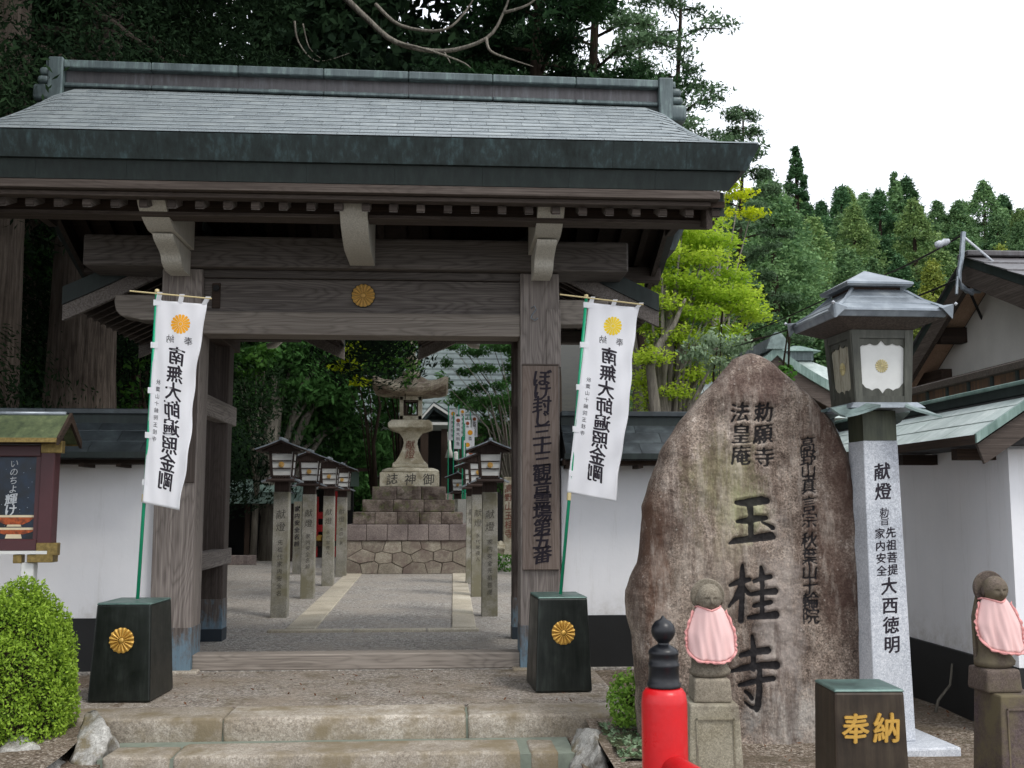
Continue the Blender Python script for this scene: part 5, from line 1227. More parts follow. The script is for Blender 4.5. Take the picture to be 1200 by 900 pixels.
def course(hw, z0, z1, mat, n, nm='step_stone'):
    for a, b in seams(-hw, hw, n): part(nm, G().box(a + .003, b - .003, -hw, -hw + .35, z0, z1), mat, tl, bevel=.012)
    for s in (-1, 1): part(nm, G().box(*sorted((s * hw, s * (hw - .35))), -hw + .353, hw - .353, z0, z1), mat, tl, bevel=.012)
    part(nm, G().box(-hw, hw, hw - .35, hw, z0, z1), mat, tl, bevel=.012); part('fill', G().box(-hw + .36, hw - .36, -hw + .36, hw - .36, z0, z1 - .002), MT['joint'], tl)
course(1.25, .665, .985, MT['coping'], 6, 'coping_stone'); course(1.12, .988, 1.235, MT['toro_mossy'], 5); course(.95, 1.238, 1.49, MT['toro_mossy'], 3); course(.765, 1.493, 1.76, MT['toro_mossy'], 3)
part('inscribed_block', G().box(-.62, .62, -.60, .60, 1.763, 2.06), MT['toro'], tl, bevel=.012)
for ch, u in (('誌', -.36), ('神', .02), ('御', .40)):
    column(ch, lambda x, y, d: (x, -.601 - d, 1.91 + y), u, 0, .2, .22, .002, MT['ink_faint'], tl, 'inscription', .012)
part('pad', G().lathe([(.60, 2.062), (.62, 2.09), (.60, 2.13), (.50, 2.165), (.40, 2.17)], 32, sx=1, sy=1), MT['toro'], tl, smooth=50)
def sq_loft(prof, n4, rot=0):   # n4 sided lofts (6 = hexagonal)
    return G().lathe(prof, n4, rot=rot)
r4 = math.sqrt(2)
part('base_moulding', G().frustum(0, 0, 2.172, 2.25, .375, .375, .37, .37), MT['toro'], tl, bevel=.02, seg=2)
prof = [(.37, 2.25), (.30, 2.31), (.235, 2.42), (.175, 2.56), (.14, 2.70), (.15, 2.78), (.20, 2.86), (.245, 2.93)]
part('waist', G().lathe([(r * r4, z) for r, z in prof], 4, rot=R(45)), MT['toro'], tl, smooth=30)
column('献燈', lambda x, y, d: (x, -(.14 + (2.72 - (2.66 + y)) * .42) - .02 - d, 2.66 + y), 0, 0, .2, .19, .002, MT['ink_red'], tl, 'inscription', .0)
part('platform', G().add(*(lambda g: (g.v, g.f))(G().lathe([(.26 * r4, 2.932), (.44 * r4, 3.0), (.47 * r4, 3.02), (.47 * r4, 3.11), (.40 * r4, 3.18), (.3 * r4, 3.19)], 4, rot=R(45)))), MT['toro'], tl, bevel=.01)
for sx_ in (-1, 1):
    for sy_ in (-1, 1): part('firebox_post', G().box(*sorted((sx_ * .24, sx_ * .155)), *sorted((sy_ * .24, sy_ * .155)), 3.19, 3.70), MT['toro'], tl, bevel=.008)
part('firebox_sill', G().box(-.24, .24, -.24, .24, 3.19, 3.28), MT['toro'], tl); part('firebox_head', G().box(-.24, .24, -.24, .24, 3.62, 3.70), MT['toro'], tl)
for i in range(4):
    Mr = Matrix.Rotation(R(90 * i), 4, 'Z')
    for a, b, c, d_ in ((-.155, -.125, 3.28, 3.62), (.125, .155, 3.28, 3.62), (-.125, .125, 3.28, 3.31), (-.125, .125, 3.59, 3.62)): part('window_frame', G().box(a, b, -.225, -.195, c, d_, Mr), MT['wood_dark_y'], tl)
def toro_roof():
    g = G(); N = 40
    rings = [(.24, 3.70, 0), (.60, 3.72, .06), (.76, 3.76, .15), (.80, 3.83, .22), (.74, 3.88, .20), (.56, 3.93, .10), (.44, 3.99, .04), (.38, 4.07, .0), (.27, 4.13, 0), (.12, 4.16, 0)]
    for r, z, up in rings:
        for j in range(N):
            a = 2 * math.pi * j / N; c, s_ = math.cos(a), math.sin(a); k = 1 / max(abs(c), abs(s_)); sqf = k if r > .5 or r < .3 and z < 3.8 else 1 + (k - 1) * .4
            x, y = r * c * sqf, r * s_ * sqf; cor = ((k - 1) / (r4 - 1)) ** 2; g.v.append((x, y, z + up * cor * 1.0))
    n = N; k = len(rings); g.f = [(i * n + j, i * n + (j + 1) % n, (i + 1) * n + (j + 1) % n, (i + 1) * n + j) for i in range(k - 1) for j in range(n)] + [tuple(range(n))[::-1], tuple((k - 1) * n + j for j in range(n))]
    return g
me = toro_roof().mesh('roof', 40); part('roof', me, stone('mossy_cap_stone', '#6a6154', '#8f8676', '#aca391', 90, moss='#5c5a40', stain='#5c4c44', bump=.4), tl)
part('finial', G().lathe([(.16, 4.15), (.20, 4.2), (.18, 4.27), (.09, 4.30), (.09, 4.34), (.15, 4.40), (.16, 4.50), (.10, 4.60), (.075, 4.65), (.11, 4.72), (.085, 4.84), (.02, 4.92)], 20), MT['toro'], tl, smooth=60)

# ---------------------------------------------------------------- courtyard background buildings
def atg(px, py, Y): p = at(px, py, Y); return p.x, p.z
# red-railed platform with black panels and gold discs behind the left lantern row
x0, x1 = at(338, 600, 29).x, at(397, 600, 29).x
rh = thing('red_railed_hall', 'small hall front with vermilion posts and rails and black doors behind the left lanterns', 'hall', ((x0 + x1) / 2, 29, 0)); cx = (x0 + x1) / 2
zb_, zt_ = .45, at(370, 582, 29).z
for x in (x0, x0 + (x1 - x0) * .52, x1): part('red_post', G().box(x - cx - .10, x - cx + .10, -.06, .06, .02, zt_ + .5 if x == x1 else zt_), MT['red_far'], rh)
for z in (at(370, 604, 29).z, at(370, 619, 29).z): part('red_rail', G().box(x0 - cx, x1 - cx, -.05, .03, z - .09, z + .09), MT['red_far'], rh)
part('back_wall', G().box(x0 - cx - .2, x1 - cx + .3, .9, 1.1, 0, 3.0), MT['black'], rh)
part('floor', G().box(x0 - cx - .1, x1 - cx + .1, -.1, .9, .3, .45), MT['wood_dark_x'], rh)
part('lower_panel', G().box(x0 - cx, x1 - cx, -.02, .0, .0, .40), MT['black'], rh)
for px in (376, 381): part('gold_disc', G().lathe([(.10 if px == 376 else .06, 0), (.09, .03)], 16, M=Matrix.Translation((at(px, 600, 29).x - cx, -.07, at(px, 631, 29).z)) @ Matrix.Rotation(R(90), 4, 'X')), MT['gold'], rh)
part('notice_paper', G().box(at(404, 600, 29).x - cx, at(411, 600, 29).x - cx, -.1, -.08, 1.25, 1.75), MT['granite_post'], rh)
# green copper roofed shelter, far left
sx0, sx1 = at(255, 600, 27).x, at(352, 600, 27).x
sh = thing('copper_roofed_shelter', 'low open shelter with a green copper eave behind the left gate post', 'shelter', ((sx0 + sx1) / 2, 27, 0)); cx = (sx0 + sx1) / 2
zt_, zb_ = at(300, 577, 27).z, at(300, 590, 27).z
part('eave', G().box(sx0 - cx - 2, sx1 - cx, -.3, .3, zb_, zt_), MT['eave_green'] if 'eave_green' in MT else MT['green_edge'], sh)
part('roof', G().prism([(-.35, zt_ + .002), (2.2, zt_ + .002), (.9, zt_ + .35)], 'x', sx0 - cx - 2, sx1 - cx), MT['green_edge'], sh)
for px in (262, 290, 340): part('shelter_post', G().box(at(px, 600, 27).x - cx - .06, at(px, 600, 27).x - cx + .06, .0, .12, 0, zb_), MT['wood_dark_y'], sh)
part('back_wall', G().box(sx0 - cx - 2, sx1 - cx, 1.8, 1.9, 0, zb_), MT['black'], sh)
# sign with a little roof (grey-green panel) by the red post
p = at(402, 560, 26); sgn = thing('roofed_notice', 'grey-green notice panel under a small dark roof beside the red post', 'sign', (p.x, 26, 0))
part('panel', G().box(-.38, .38, -.02, .02, at(402, 570, 26).z, at(402, 553, 26).z), MT['granite_grey_green'] if 'granite_grey_green' in MT else plain('greenish_panel', '#5f7368', .7), sgn)
part('sign_roof', G().box(-.62, .62, -.15, .15, at(402, 552, 26).z, at(402, 549, 26).z), MT['wood_dark_x'], sgn)
part('sign_post', G().box(-.04, .04, .025, .08, 0, at(402, 553, 26).z), MT['wood_dark_y'], sgn)
# main hall, dark, with white gable lines and stairs
H_Y = 36.0; MT['hall_copper'] = copper('hall_roof_copper', '#66706f', '#7b8685', '#929c9a', .5, False, .1, .05, .05)
hc = at(540, 600, H_Y).x; hall = thing('main_hall', 'dark wooden temple hall with white-edged porch gable behind the stone lantern', 'hall', (hc, H_Y, 0))
hz = lambda py: at(540, py, H_Y).z
part('hall_wall', G().box(-3.2, 3.0, 2.0, 2.3, 0, hz(470)), MT['black'], hall)
part('hall_roof', G().prism([(-1.5, hz(500)), (7, hz(500)), (2.5, hz(392))], 'x', -3.5, 1.75), MT['pale_copper'], hall)
for k in range(14):
    t0, t1 = k / 14, (k + 1) / 14; zA, zB = hz(500), hz(392)
    part('roof_row', G().strip([(-1.52 + 4 * t0, zA + (zB - zA) * t0 + .01), (-1.52 + 4 * t1, zA + (zB - zA) * t1 + .005)], [(-1.52 + 4 * t0, zA + (zB - zA) * t0 + .10), (-1.52 + 4 * t1, zA + (zB - zA) * t1 + .03)], 'x', -3.5, 1.75), MT['hall_copper'], hall)
def hx(px): return at(px, 600, H_Y).x - hc
part('porch_roof', G().strip([(hx(480), hz(519)), (hx(500), hz(497)), (hx(508), hz(487)), (hx(524), hz(497)), (hx(552), hz(507))], [(hx(480), hz(510)), (hx(500), hz(488)), (hx(508), hz(478)), (hx(524), hz(488)), (hx(552), hz(500))], 'y', -2.2, -.3), MT['eave_copper'], hall)
part('white_bargeboard', G().strip([(hx(480), hz(515)), (hx(500), hz(492)), (hx(508), hz(483)), (hx(524), hz(493)), (hx(545), hz(503))], [(hx(480), hz(512)), (hx(500), hz(489)), (hx(508), hz(480)), (hx(524), hz(490)), (hx(545), hz(500))], 'y', -2.26, -2.21), MT['glass_paper'], hall)
part('white_beam', G().box(hx(500), hx(546), -2.25, -2.2, hz(504), hz(501)), MT['glass_paper'], hall)
for px in (498, 521, 538, 560): part('hall_post', G().box(hx(px) - .12, hx(px) + .12, -2.1, -1.85, 0, hz(508)), MT['wood_dark_y'], hall)
for k in range(8): part('stair', G().box(hx(505), hx(575), -2.6 - .3 * k, -2.3 - .3 * k, 0, 1.75 - .2 * k), MT['granite_dark'] if 'granite_dark' in MT else MT['coping'], hall)
part('bell_rope', G().tube([(hx(525), -2.35, hz(512)), (hx(526), -2.35, hz(530)), (hx(526), -2.35, hz(540))], [.05, .06, .15], 10), MT['plaster_warm'], hall, smooth=True)
part('paper_lantern', G().lathe([(.03, 0), (.09, .03), (.09, .25), (.03, .28)], 12, c=(hx(533), -2.3, hz(543))), MT['glass_paper'], hall, smooth=40)
# cluster of small banners in front of the hall
for k, (px, ty, by, Yb, w_, dx, lab) in enumerate(((531, 480, 516, 27, 8, -2, 'small far white banner at the left edge of the cluster'), (537, 488, 526, 26.5, 8, -1, 'small far white banner hanging lowest on the left of the cluster'), (542, 479, 512, 28, 6, 0, 'small far white banner highest in the middle of the cluster'),
        (548, 492, 524, 26, 7, 0, 'small far white banner just below the tallest one'), (551, 501, 530, 25.5, 10, 0, 'wide small far banner in the middle of the cluster'), (556, 487, 512, 27.5, 7, 0, 'small far banner at the right edge of the cluster'), (548, 516, 545, 25, 9, 0, 'small far banner lowest beside the lantern roof'), (552, 524, 548, 24.6, 10, 0, 'small far banner touching the lantern roof from behind'))):
    a = at(px - w_ / 2, ty, Yb); b = at(px + w_ / 2, ty, Yb); c = at(px + dx + w_ / 2, by, Yb); d = at(px + dx - w_ / 2, by, Yb)
    t = thing('banner', lab, 'banner', (a.x, Yb, 0), 0, 'small far banners before the hall'); o0 = Vector((a.x, Yb, 0))
    me = G().hexa([d - o0 + Vector((0, 0, 0)), c - o0, c - o0 + Vector((0, .006, 0)), d - o0 + Vector((0, .006, 0)), a - o0, b - o0, b - o0 + Vector((0, .006, 0)), a - o0 + Vector((0, .006, 0))]); part('cloth', me, MT['far_banner'] if 'far_banner' in MT else MT['banner'], t)
    part('pole', G().tube([(-.03, .02, 0), (-.03, .02, a.z + .1)], .015, 6), MT['green_pole'], t)
    ww = (b - a).length; m_ = a.lerp(b, .5) - o0
    part('printed_crest', G().lathe([(ww * .30, 0), (ww * .29, .004)], 16, M=Matrix.Translation(m_ + Vector((0, -.001, -ww * .6))) @ Matrix.Rotation(R(90), 4, 'X')), orange if k % 2 else MT['yellow_print'], t)
    hgt = (a - d).length
    column('南無大師金剛'[:5], lambda x, y, dd: (m_.x + x + dx * .01 * (-y), -.0015 - dd, a.z - ww * 1.25 + y), 0, 0, (hgt - ww * 1.2) / 5.2, min(ww * .5, (hgt - ww) / 5.2), .0, MT['ink'], t, 'lettering', .0, 1, True)
# upright inscribed stone and round stone on the right behind the walk
p = at(595, 648, 24); ss_ = thing('inscribed_stele', 'narrow upright stone post with faded red inscription behind the right walk', 'stone', (at(596, 600, 24).x, 24, 0))
part('stone', G().frustum(0, 0, 0, at(596, 559, 24).z, .13, .1, .115, .09), MT['toro'], ss_, bevel=.02)
column('高野山玉桂寺', lambda x, y, d: (x, -.099 - d, 1.75 + y), 0, 0, .2, .17, .002, MT['ink_red'], ss_, 'inscription', .012)
rock('round_stone', 'pale rounded boulder beside the inscribed stele', (at(585, 600, 23.6).x, 23.6, .45), (.16, .16, .22), 21, MT['toro'], cat='stone')
rock('bed_stone', 'low dark rock edging the planting bed on the right of the courtyard', (at(592, 600, 22.8).x, 22.9, .1), (.5, .3, .28), 22, MT['rock'], 'stones of the planting bed', cat='stone')
for px, lab, k in ((541, 'plain grey stone post behind the right lantern row', .10), (548, 'slim pale stone post with small characters behind the right lantern row', .09)):
    zt_ = at(px, 590, 22.6).z; tt = thing('stone_post', lab, 'stone post', (at(px, 600, 24.2).x, 24.2, 0)); part('stone', G().frustum(0, 0, 0, zt_ + .1, k, k, k * .9, k * .9), MT['granite_grey'], tt)
tt = thing('stone_post', 'white wooden-looking post with black writing between the left lanterns', 'post', (at(349, 600, 22).x, 22.0, 0)); part('stone', G().frustum(0, 0, 0, 1.45, .075, .075, .07, .07), MT['granite_post'], tt)
column('家内安全名前', lambda x, y, d: (x, -.077 - d, 1.3 + y), 0, 0, .14, .1, .001, MT['ink'], tt, 'lettering', .012)
for k in range(9):
    px = 262 + 4.6 * k; tag(link('edging_block', G().box(-.055, .055, -.05, .05, 0, .22).mesh('edging_block', bevel=.01), MT['coping']), 'small dark block in the row edging the planting at the back left', 'kerb block', 'dark blocks edging the back planting').location = (at(px, 600, 25.5).x, 25.5, 0)

# ---------------------------------------------------------------- far shrine roofs on the right
def far_house(name, label, px, Y, zr, half, drop, depth, mat, wall_h):
    c = at(px, 400, Y); t = thing(name, label, 'shrine', (c.x, Y, 0)); n = 8; lo = []; hi = []
    for i in range(-n, n + 1):
        d = abs(i) / n; z = zr - drop * (d ** .8); lo.append((half * i / n, z - .10)); hi.append((half * i / n, z + .02))
    part('roof', G().strip(lo, hi, 'y', 0, depth), mat, t); part('roof_edge', G().strip([(x, z - .02) for x, z in lo], [(x, z + .06) for x, z in hi], 'y', -.1, .0), MT['green_edge'], t)
    part('barge_board', G().strip([(x, z - .35) for x, z in lo], [(x, z - .022) for x, z in lo], 'y', -.04, .03), MT['wood_brown_x'], t)
    part('gable_wall', G().prism([(-half * .7, 0), (half * .7, 0), (half * .7, zr - drop * .8), (0, zr - .3), (-half * .7, zr - drop * .8)], 'y', .5, depth - .5), MT['wood_dark_x'], t)
    part('ridge', G().box(-.1, .1, -.12, depth, zr + .02, zr + .26), MT['ridge_copper'], t)
    part('ridge_ornament', G().prism([(-.24, zr), (.24, zr), (.15, zr + .22), (.05, zr + .34), (-.05, zr + .34), (-.15, zr + .22)], 'y', -.16, -.05), MT['verdigris'], t)
    return t
c = at(909, 410, 21.0); f1 = far_house('shrine_building', 'small shrine with curved green-edged gable roof behind the top of the carved stone', 909, 21.0, c.z, 1.7, 1.05, 6, MT['pale_copper'], 2)
part('white_panel', G().box(.55, .80, .44, .498, c.z - 2.2, c.z - 1.2), MT['plaster'], f1); part('white_panel', G().box(.95, 1.15, .44, .498, c.z - 2.2, c.z - 1.2), MT['plaster'], f1)
c = at(962, 398, 27.0); t = thing('shrine_building', 'pale grey-green hipped shrine roof with a small green ridge behind the lantern', 'shrine', (c.x, 27, 0))
part('roof', G().frustum(0, 2.4, c.z - 2.1, c.z - .3, 3.4, 3.0, .35, .5), MT['pale_copper'], t); part('ridge_base', G().box(-.42, .42, 1.8, 3.0, c.z - .3, c.z - .05), MT['ridge_copper'], t)
part('ridge', G().frustum(0, 2.4, c.z - .05, c.z + .12, .6, .75, .1, .5), MT['green_edge'], t); part('wall', G().box(-2.4, 2.4, .2, 4.6, 0, c.z - 2.05), MT['wood_dark_x'], t)

# ---------------------------------------------------------------- vegetation
def leaf_mesh(name, C_, size, seed, tone=None, aspect=.55, flat=0.0, jitter=.35, tri=False):
    """one quad per leaf centre; flat=1 lays the leaves level"""
    rs = np.random.default_rng(seed); n = len(C_); C_ = np.asarray(C_, float)
    N_ = rs.normal(size=(n, 3)); N_[:, 2] = N_[:, 2] * (1 - flat) + np.abs(rs.normal(size=n)) * flat * 3.5; N_ /= np.linalg.norm(N_, axis=1)[:, None]
    T = rs.normal(size=(n, 3)); T -= (T * N_).sum(1)[:, None] * N_; T /= np.linalg.norm(T, axis=1)[:, None]; B = np.cross(N_, T)
    s = size * rs.uniform(1 - jitter, 1 + jitter, n)[:, None]
    V = np.stack([C_ - T * s * .5, C_ + B * s * aspect * .5 - N_ * s * .05, C_ + T * s * .5, C_ - B * s * aspect * .5 - N_ * s * .05], 1).reshape(-1, 3)
    me = bpy.data.meshes.new(name); me.vertices.add(4 * n); me.vertices.foreach_set('co', V.reshape(-1)); me.loops.add(4 * n); me.loops.foreach_set('vertex_index', np.arange(4 * n)); me.polygons.add(n)
    me.polygons.foreach_set('loop_start', np.arange(n) * 4); me.update(calc_edges=True)
    tn = rs.uniform(0, 1, n) if tone is None else np.clip(np.asarray(tone) + rs.normal(0, .16, n), 0, 1)
    a = me.attributes.new('tone', 'FLOAT', 'POINT'); a.data.foreach_set('value', np.repeat(tn, 4).astype(np.float32)); return me
def clumps(spec, per, seed, shell=.55):
    """spec: list of (centre, (rx, ry, rz)); leaf centres lie mostly near each clump's outside"""
    rs = np.random.default_rng(seed); out = []; tone = []
    for c, r in spec:
        k = max(8, int(per * (r[0] * r[1] * r[2]) ** (2 / 3) )) ; d = rs.normal(size=(k, 3)); d /= np.linalg.norm(d, axis=1)[:, None]
        rad = 1 - shell * rs.uniform(0, 1, k) ** 1.6; wob = 1 + .22 * np.sin(d[:, 0] * 5 + c[0]) * np.sin(d[:, 1] * 4 + c[2]) + .12 * np.sin(d[:, 2] * 9 + c[1])
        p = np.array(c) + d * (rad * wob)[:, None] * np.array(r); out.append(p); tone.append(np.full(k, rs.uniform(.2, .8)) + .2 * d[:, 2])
    return np.concatenate(out), np.concatenate(tone)
def tree(name, label, cat, base, trunk, limbs, spec, per, leaf_s, mat, bmat, seed, flat=0, aspect=.5, group=None, shell=.55, extra=None):
    t = thing(name, label, cat, base, 0, group); b = Vector(base)
    g = G(); g.tube([Vector(p) - b for p, r in trunk], [r for p, r in trunk], 12)
    me = g.mesh('trunk', True); tr = part('trunk', me, bmat, t)
    if limbs:
        g = G()
        for l in limbs: g.tube([Vector(p) - b for p, r in l], [r for p, r in l], 6)
        part('limbs', g.mesh('limbs', True), bmat, t, kind='stuff')
    C_, tn = clumps([((c[0] - b.x, c[1] - b.y, c[2] - b.z), r) for c, r in spec], per, seed, shell)
    o = part('crown', leaf_mesh('crown', C_, leaf_s, seed, tn, aspect, flat), mat, t, kind='stuff'); return t

# round clipped bush by the steps and a small shrub at the stone's foot
def bush(label, c, r, n, leaf_s, mat, seed, nm='clipped_bush', rough=1.0, core=.8):
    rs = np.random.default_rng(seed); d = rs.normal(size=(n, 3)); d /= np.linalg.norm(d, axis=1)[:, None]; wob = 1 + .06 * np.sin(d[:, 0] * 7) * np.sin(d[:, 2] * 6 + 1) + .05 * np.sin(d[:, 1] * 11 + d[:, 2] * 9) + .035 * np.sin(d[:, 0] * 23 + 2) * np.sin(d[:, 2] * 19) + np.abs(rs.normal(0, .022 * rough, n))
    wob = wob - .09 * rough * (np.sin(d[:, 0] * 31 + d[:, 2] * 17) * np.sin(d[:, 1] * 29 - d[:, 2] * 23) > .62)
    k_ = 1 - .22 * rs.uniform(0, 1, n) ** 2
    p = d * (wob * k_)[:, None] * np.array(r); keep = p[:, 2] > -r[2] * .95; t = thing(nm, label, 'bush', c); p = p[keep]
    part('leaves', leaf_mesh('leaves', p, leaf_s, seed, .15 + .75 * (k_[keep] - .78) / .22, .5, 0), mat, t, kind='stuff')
    bm = bmesh.new(); bmesh.ops.create_icosphere(bm, subdivisions=3, radius=1); me = bpy.data.meshes.new('twigs'); bm.to_mesh(me); bm.free()
    for v in me.vertices: v.co = Vector((v.co.x * r[0] * core, v.co.y * r[1] * core, v.co.z * r[2] * core))
    part('twigs', me, MT['bark_dark'], t)
c = at(17, 826, 7.0)
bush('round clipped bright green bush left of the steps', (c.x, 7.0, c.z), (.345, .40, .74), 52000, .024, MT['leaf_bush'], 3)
c = at(736, 822, 6.75); bush('small bright green shrub at the left foot of the carved stone', (c.x, 6.75, c.z), (.11, .12, .155), 1700, .03, MT['leaf_box'], 8, 'small_shrub', 7.0, .35)
# low weeds on the mossy patch
rs = np.random.default_rng(5); W = np.stack([rs.uniform(.98, 1.3, 500), rs.uniform(6.0, 6.9, 500), rs.uniform(-.04, .0, 500)], 1)
tag(link('ground_weeds', leaf_mesh('ground_weeds', W, .03, 5, None, .6, .7), MT['leaf_grey']), 'tiny pale weeds on the mossy bed beside the red post', 'weeds', None, 'stuff')
W = np.stack([at(590, 600, 23).x + rs.uniform(-.6, .5, 700), rs.uniform(22.3, 23.2, 700), rs.uniform(.0, .35, 700)], 1)
tag(link('bed_plants', leaf_mesh('bed_plants', W, .10, 6, None, .4), MT['leaf_mid']), 'low bright green plants at the foot of the inscribed stele', 'plants', None, 'stuff')
# fallen leaves
W = np.stack([rs.uniform(-2.4, 4, 520), rs.uniform(5.6, 9.1, 520), np.full(520, .012)], 1); W = W[(W[:, 1] > 7.2) | (W[:, 0] > 1.3)]; W = W[~((W[:, 0] < 1.25) & (W[:, 1] < 7.6))]
W[:, 2] = np.where(W[:, 0] > .92, -.012, .004)
tag(link('fallen_leaves', leaf_mesh('fallen_leaves', W, .03, 7, None, .4, .9), plain('dry_leaf', '#6b4326', .8)), 'scattered dry brown leaves on the gravel', 'fallen leaves', None, 'stuff')

# big cedars to the left: trunks rise behind the plaster wall into a dark canopy
def cedar(label, x, y, r, h, seed, crown_r, z0, n, lean=0):
    rs_ = random.Random(seed); b = (x, y, -.1)
    tr = [((x + lean * k / 6, y, -.1 + h * k / 6), r * (1.25 if k == 0 else 1) * (1 - .8 * k / 6)) for k in range(7)]
    spec = []; limbs = []
    for i in range(n):
        t_ = i / n; z = z0 + (h - z0) * t_; R_ = crown_r * (1 - .75 * t_); a = i * 2.4 + rs_.uniform(-.4, .4); q = R_ * rs_.uniform(.45, .95)
        cx, cy, cz = x + lean * z / h + q * math.cos(a), y + q * math.sin(a), z - .25 * q + rs_.uniform(-.2, .2)
        spec.append(((cx, cy, cz), (rs_.uniform(.7, 1.15) * crown_r * .36, rs_.uniform(.7, 1.15) * crown_r * .36, crown_r * .20)))
        limbs.append([((x, y, z + .2), .07), ((x + (cx - x) * .5, y + (cy - y) * .5, (z + cz) / 2 + .1), .045), ((cx, cy, cz), .02)])
    t = tree('cedar_tree', label, 'tree', b, tr, limbs, spec, (5200 if y < 13 else 2600), (.075 if y < 13 else .11), MT['leaf_cedar'], MT['bark_cedar'], seed, 0, .32, 'tall cedars around the gate', .75)
    return t
cedar('thick fluted cedar trunk cut off by the left edge of the photo', at(-12, 400, 11.5).x, 11.5, .36, 16, 1, 3.4, 4.6, 34)
cedar('broad reddish cedar trunk behind the left wall near the gate', at(95, 440, 14.0).x, 14.0, .50, 19, 2, 4.2, 5.0, 40)
cedar('dark cedar farther back between the two big trunks, mostly in shade', -7.6, 19, .45, 20, 3, 5.0, 3.0, 44)
cedar('dark cedar whose crown fills the sky above the left roof ridge', -5.6, 17.0, .40, 19, 4, 4.6, 6.5, 44)
cedar('tall cedar added outside the wall at the far left for its shade', -8.5, 9.5, .5, 18, 6, 4.4, 3.2, 40)  # trunk off-frame; added to shade the left side
cedar('tall cedar deep in the dark grove left of the courtyard', -9.5, 26, .5, 22, 7, 5.4, 2.5, 44)
cedar('off-frame cedar added beside the approach to shade the left side of the roof', -7.4, 3.6, .5, 17, 8, 4.2, 5.6, 40)  # unseen tree, put in to darken the left of the roof
# bare curved branches over the roof ridge
def twig(pts, r0): return [(at(px, py, Y), r0 * (1 - .8 * i / (len(pts) - 1))) for i, (px, py, Y) in enumerate(pts)]
br = thing('bare_branches', 'pale bare drooping branches curving above the roof ridge', 'branches', tuple(at(395, -10, 15)))
g = G(); b0 = Vector(at(395, -10, 15))
for pts, r in (([(395, -12, 15), (430, 22, 15), (465, 50, 14.8), (520, 60, 14.8), (570, 45, 14.6), (590, 15, 14.6), (600, -15, 14.5)], .085), ([(440, 5, 15), (470, 30, 14.9), (520, 35, 14.7), (548, 10, 14.7), (560, -15, 14.6)], .05),
               ([(465, 50, 14.8), (500, 58, 14.6), (540, 72, 14.5), (552, 80, 14.5)], .04), ([(345, 25, 15), (350, 50, 15), (372, 72, 15), (410, 62, 15)], .03), ([(570, 45, 14.6), (575, 60, 14.5), (600, 70, 14.5), (625, 78, 14.5)], .04),
               ([(520, 60, 14.8), (528, 74, 14.7)], .03), ([(590, 15, 14.6), (620, 5, 14.5), (640, -15, 14.4)], .04), ([(355, 28, 15), (362, 55, 15), (378, 70, 15)], .02)):
    P_ = [(Vector(p) - b0, rr_) for p, rr_ in twig(pts, r * .62)]
    S_ = []
    for i in range(len(P_) - 1):
        for k in range(4):
            a = P_[max(i - 1, 0)][0]; b = P_[i][0]; c = P_[i + 1][0]; d = P_[min(i + 2, len(P_) - 1)][0]; t_ = k / 4
            S_.append((.5 * ((2 * b) + (c - a) * t_ + (2 * a - 5 * b + 4 * c - d) * t_ ** 2 + (-a + 3 * b - 3 * c + d) * t_ ** 3), P_[i][1] + (P_[i + 1][1] - P_[i][1]) * t_))
    S_.append(P_[-1]); g.tube([p for p, _ in S_], [q for _, q in S_], 7)
part('branch', g.mesh('branch', True), MT['bark_pale'], br)

# sparser evergreens above the right half of the roof, sky showing through
def airy(name, label, px, py_top, Y, r_base, wid, seed, mat, spread=(.0, 1.0), n=34, per=260, leaf_s=.17, z_low=3.0, group='open pines above the gate roof'):
    rs_ = random.Random(seed); top = at(px, py_top, Y); x = top.x; h = top.z
    tr = [((x + .15 * math.sin(k), Y, h * k / 8), r_base * (1 - .85 * k / 8)) for k in range(9)]; spec = []; limbs = []
    for i in range(n):
        t_ = (i + .5) / n; z = z_low + (h - z_low) * t_; R_ = wid * (1 - .72 * t_) * rs_.uniform(.6, 1.1); a = i * 2.399 + rs_.uniform(-.3, .3)
        ex, ey, ez = x + R_ * math.cos(a), Y + R_ * math.sin(a), z + R_ * .05 - .15
        limbs.append([((x, Y, z - .1), .05 * (1.2 - t_)), (((x + ex) / 2, (Y + ey) / 2, z + .12), .03), ((ex, ey, ez), .012)])
        for k in (.45, .7, .95):
            spec.append(((x + (ex - x) * k + rs_.uniform(-.2, .2), Y + (ey - Y) * k, z + .05 + rs_.uniform(-.12, .12)), (wid * .16, wid * .16, wid * .07)))
    return tree(name, label, 'tree', (x, Y, 0), tr, limbs, spec, per, leaf_s, mat, MT['bark_dark'], seed, 0, .3, group, .9)
airy('pine_tree', 'pine with a straight dark trunk rising behind the right half of the roof ridge', 697, -160, 24, .26, 3.0, 31, MT['leaf_pine'], n=30, per=900, z_low=9.0)
airy('pine_tree', 'slender pine with layered sprays against the white sky', 792, -60, 30, .2, 3.0, 32, MT['leaf_pine'], n=36, per=800, z_low=7.5)
airy('pine_tree', 'dark dense evergreen above the middle of the roof ridge', 634, -200, 21, .3, 3.4, 33, MT['leaf_dark'], n=40, per=1900, z_low=7.0)
airy('pine_tree', 'small airy evergreen peeking out above the right roof corner', 866, 128, 36, .2, 2.4, 34, MT['leaf_pine'], n=30, per=1600, z_low=7.0)
airy('pine_tree', 'dark evergreen with drooping sprays behind the roof between the pines', 745, 15, 33, .25, 3.2, 35, MT['leaf_pine'], n=30, per=800, z_low=8.0)

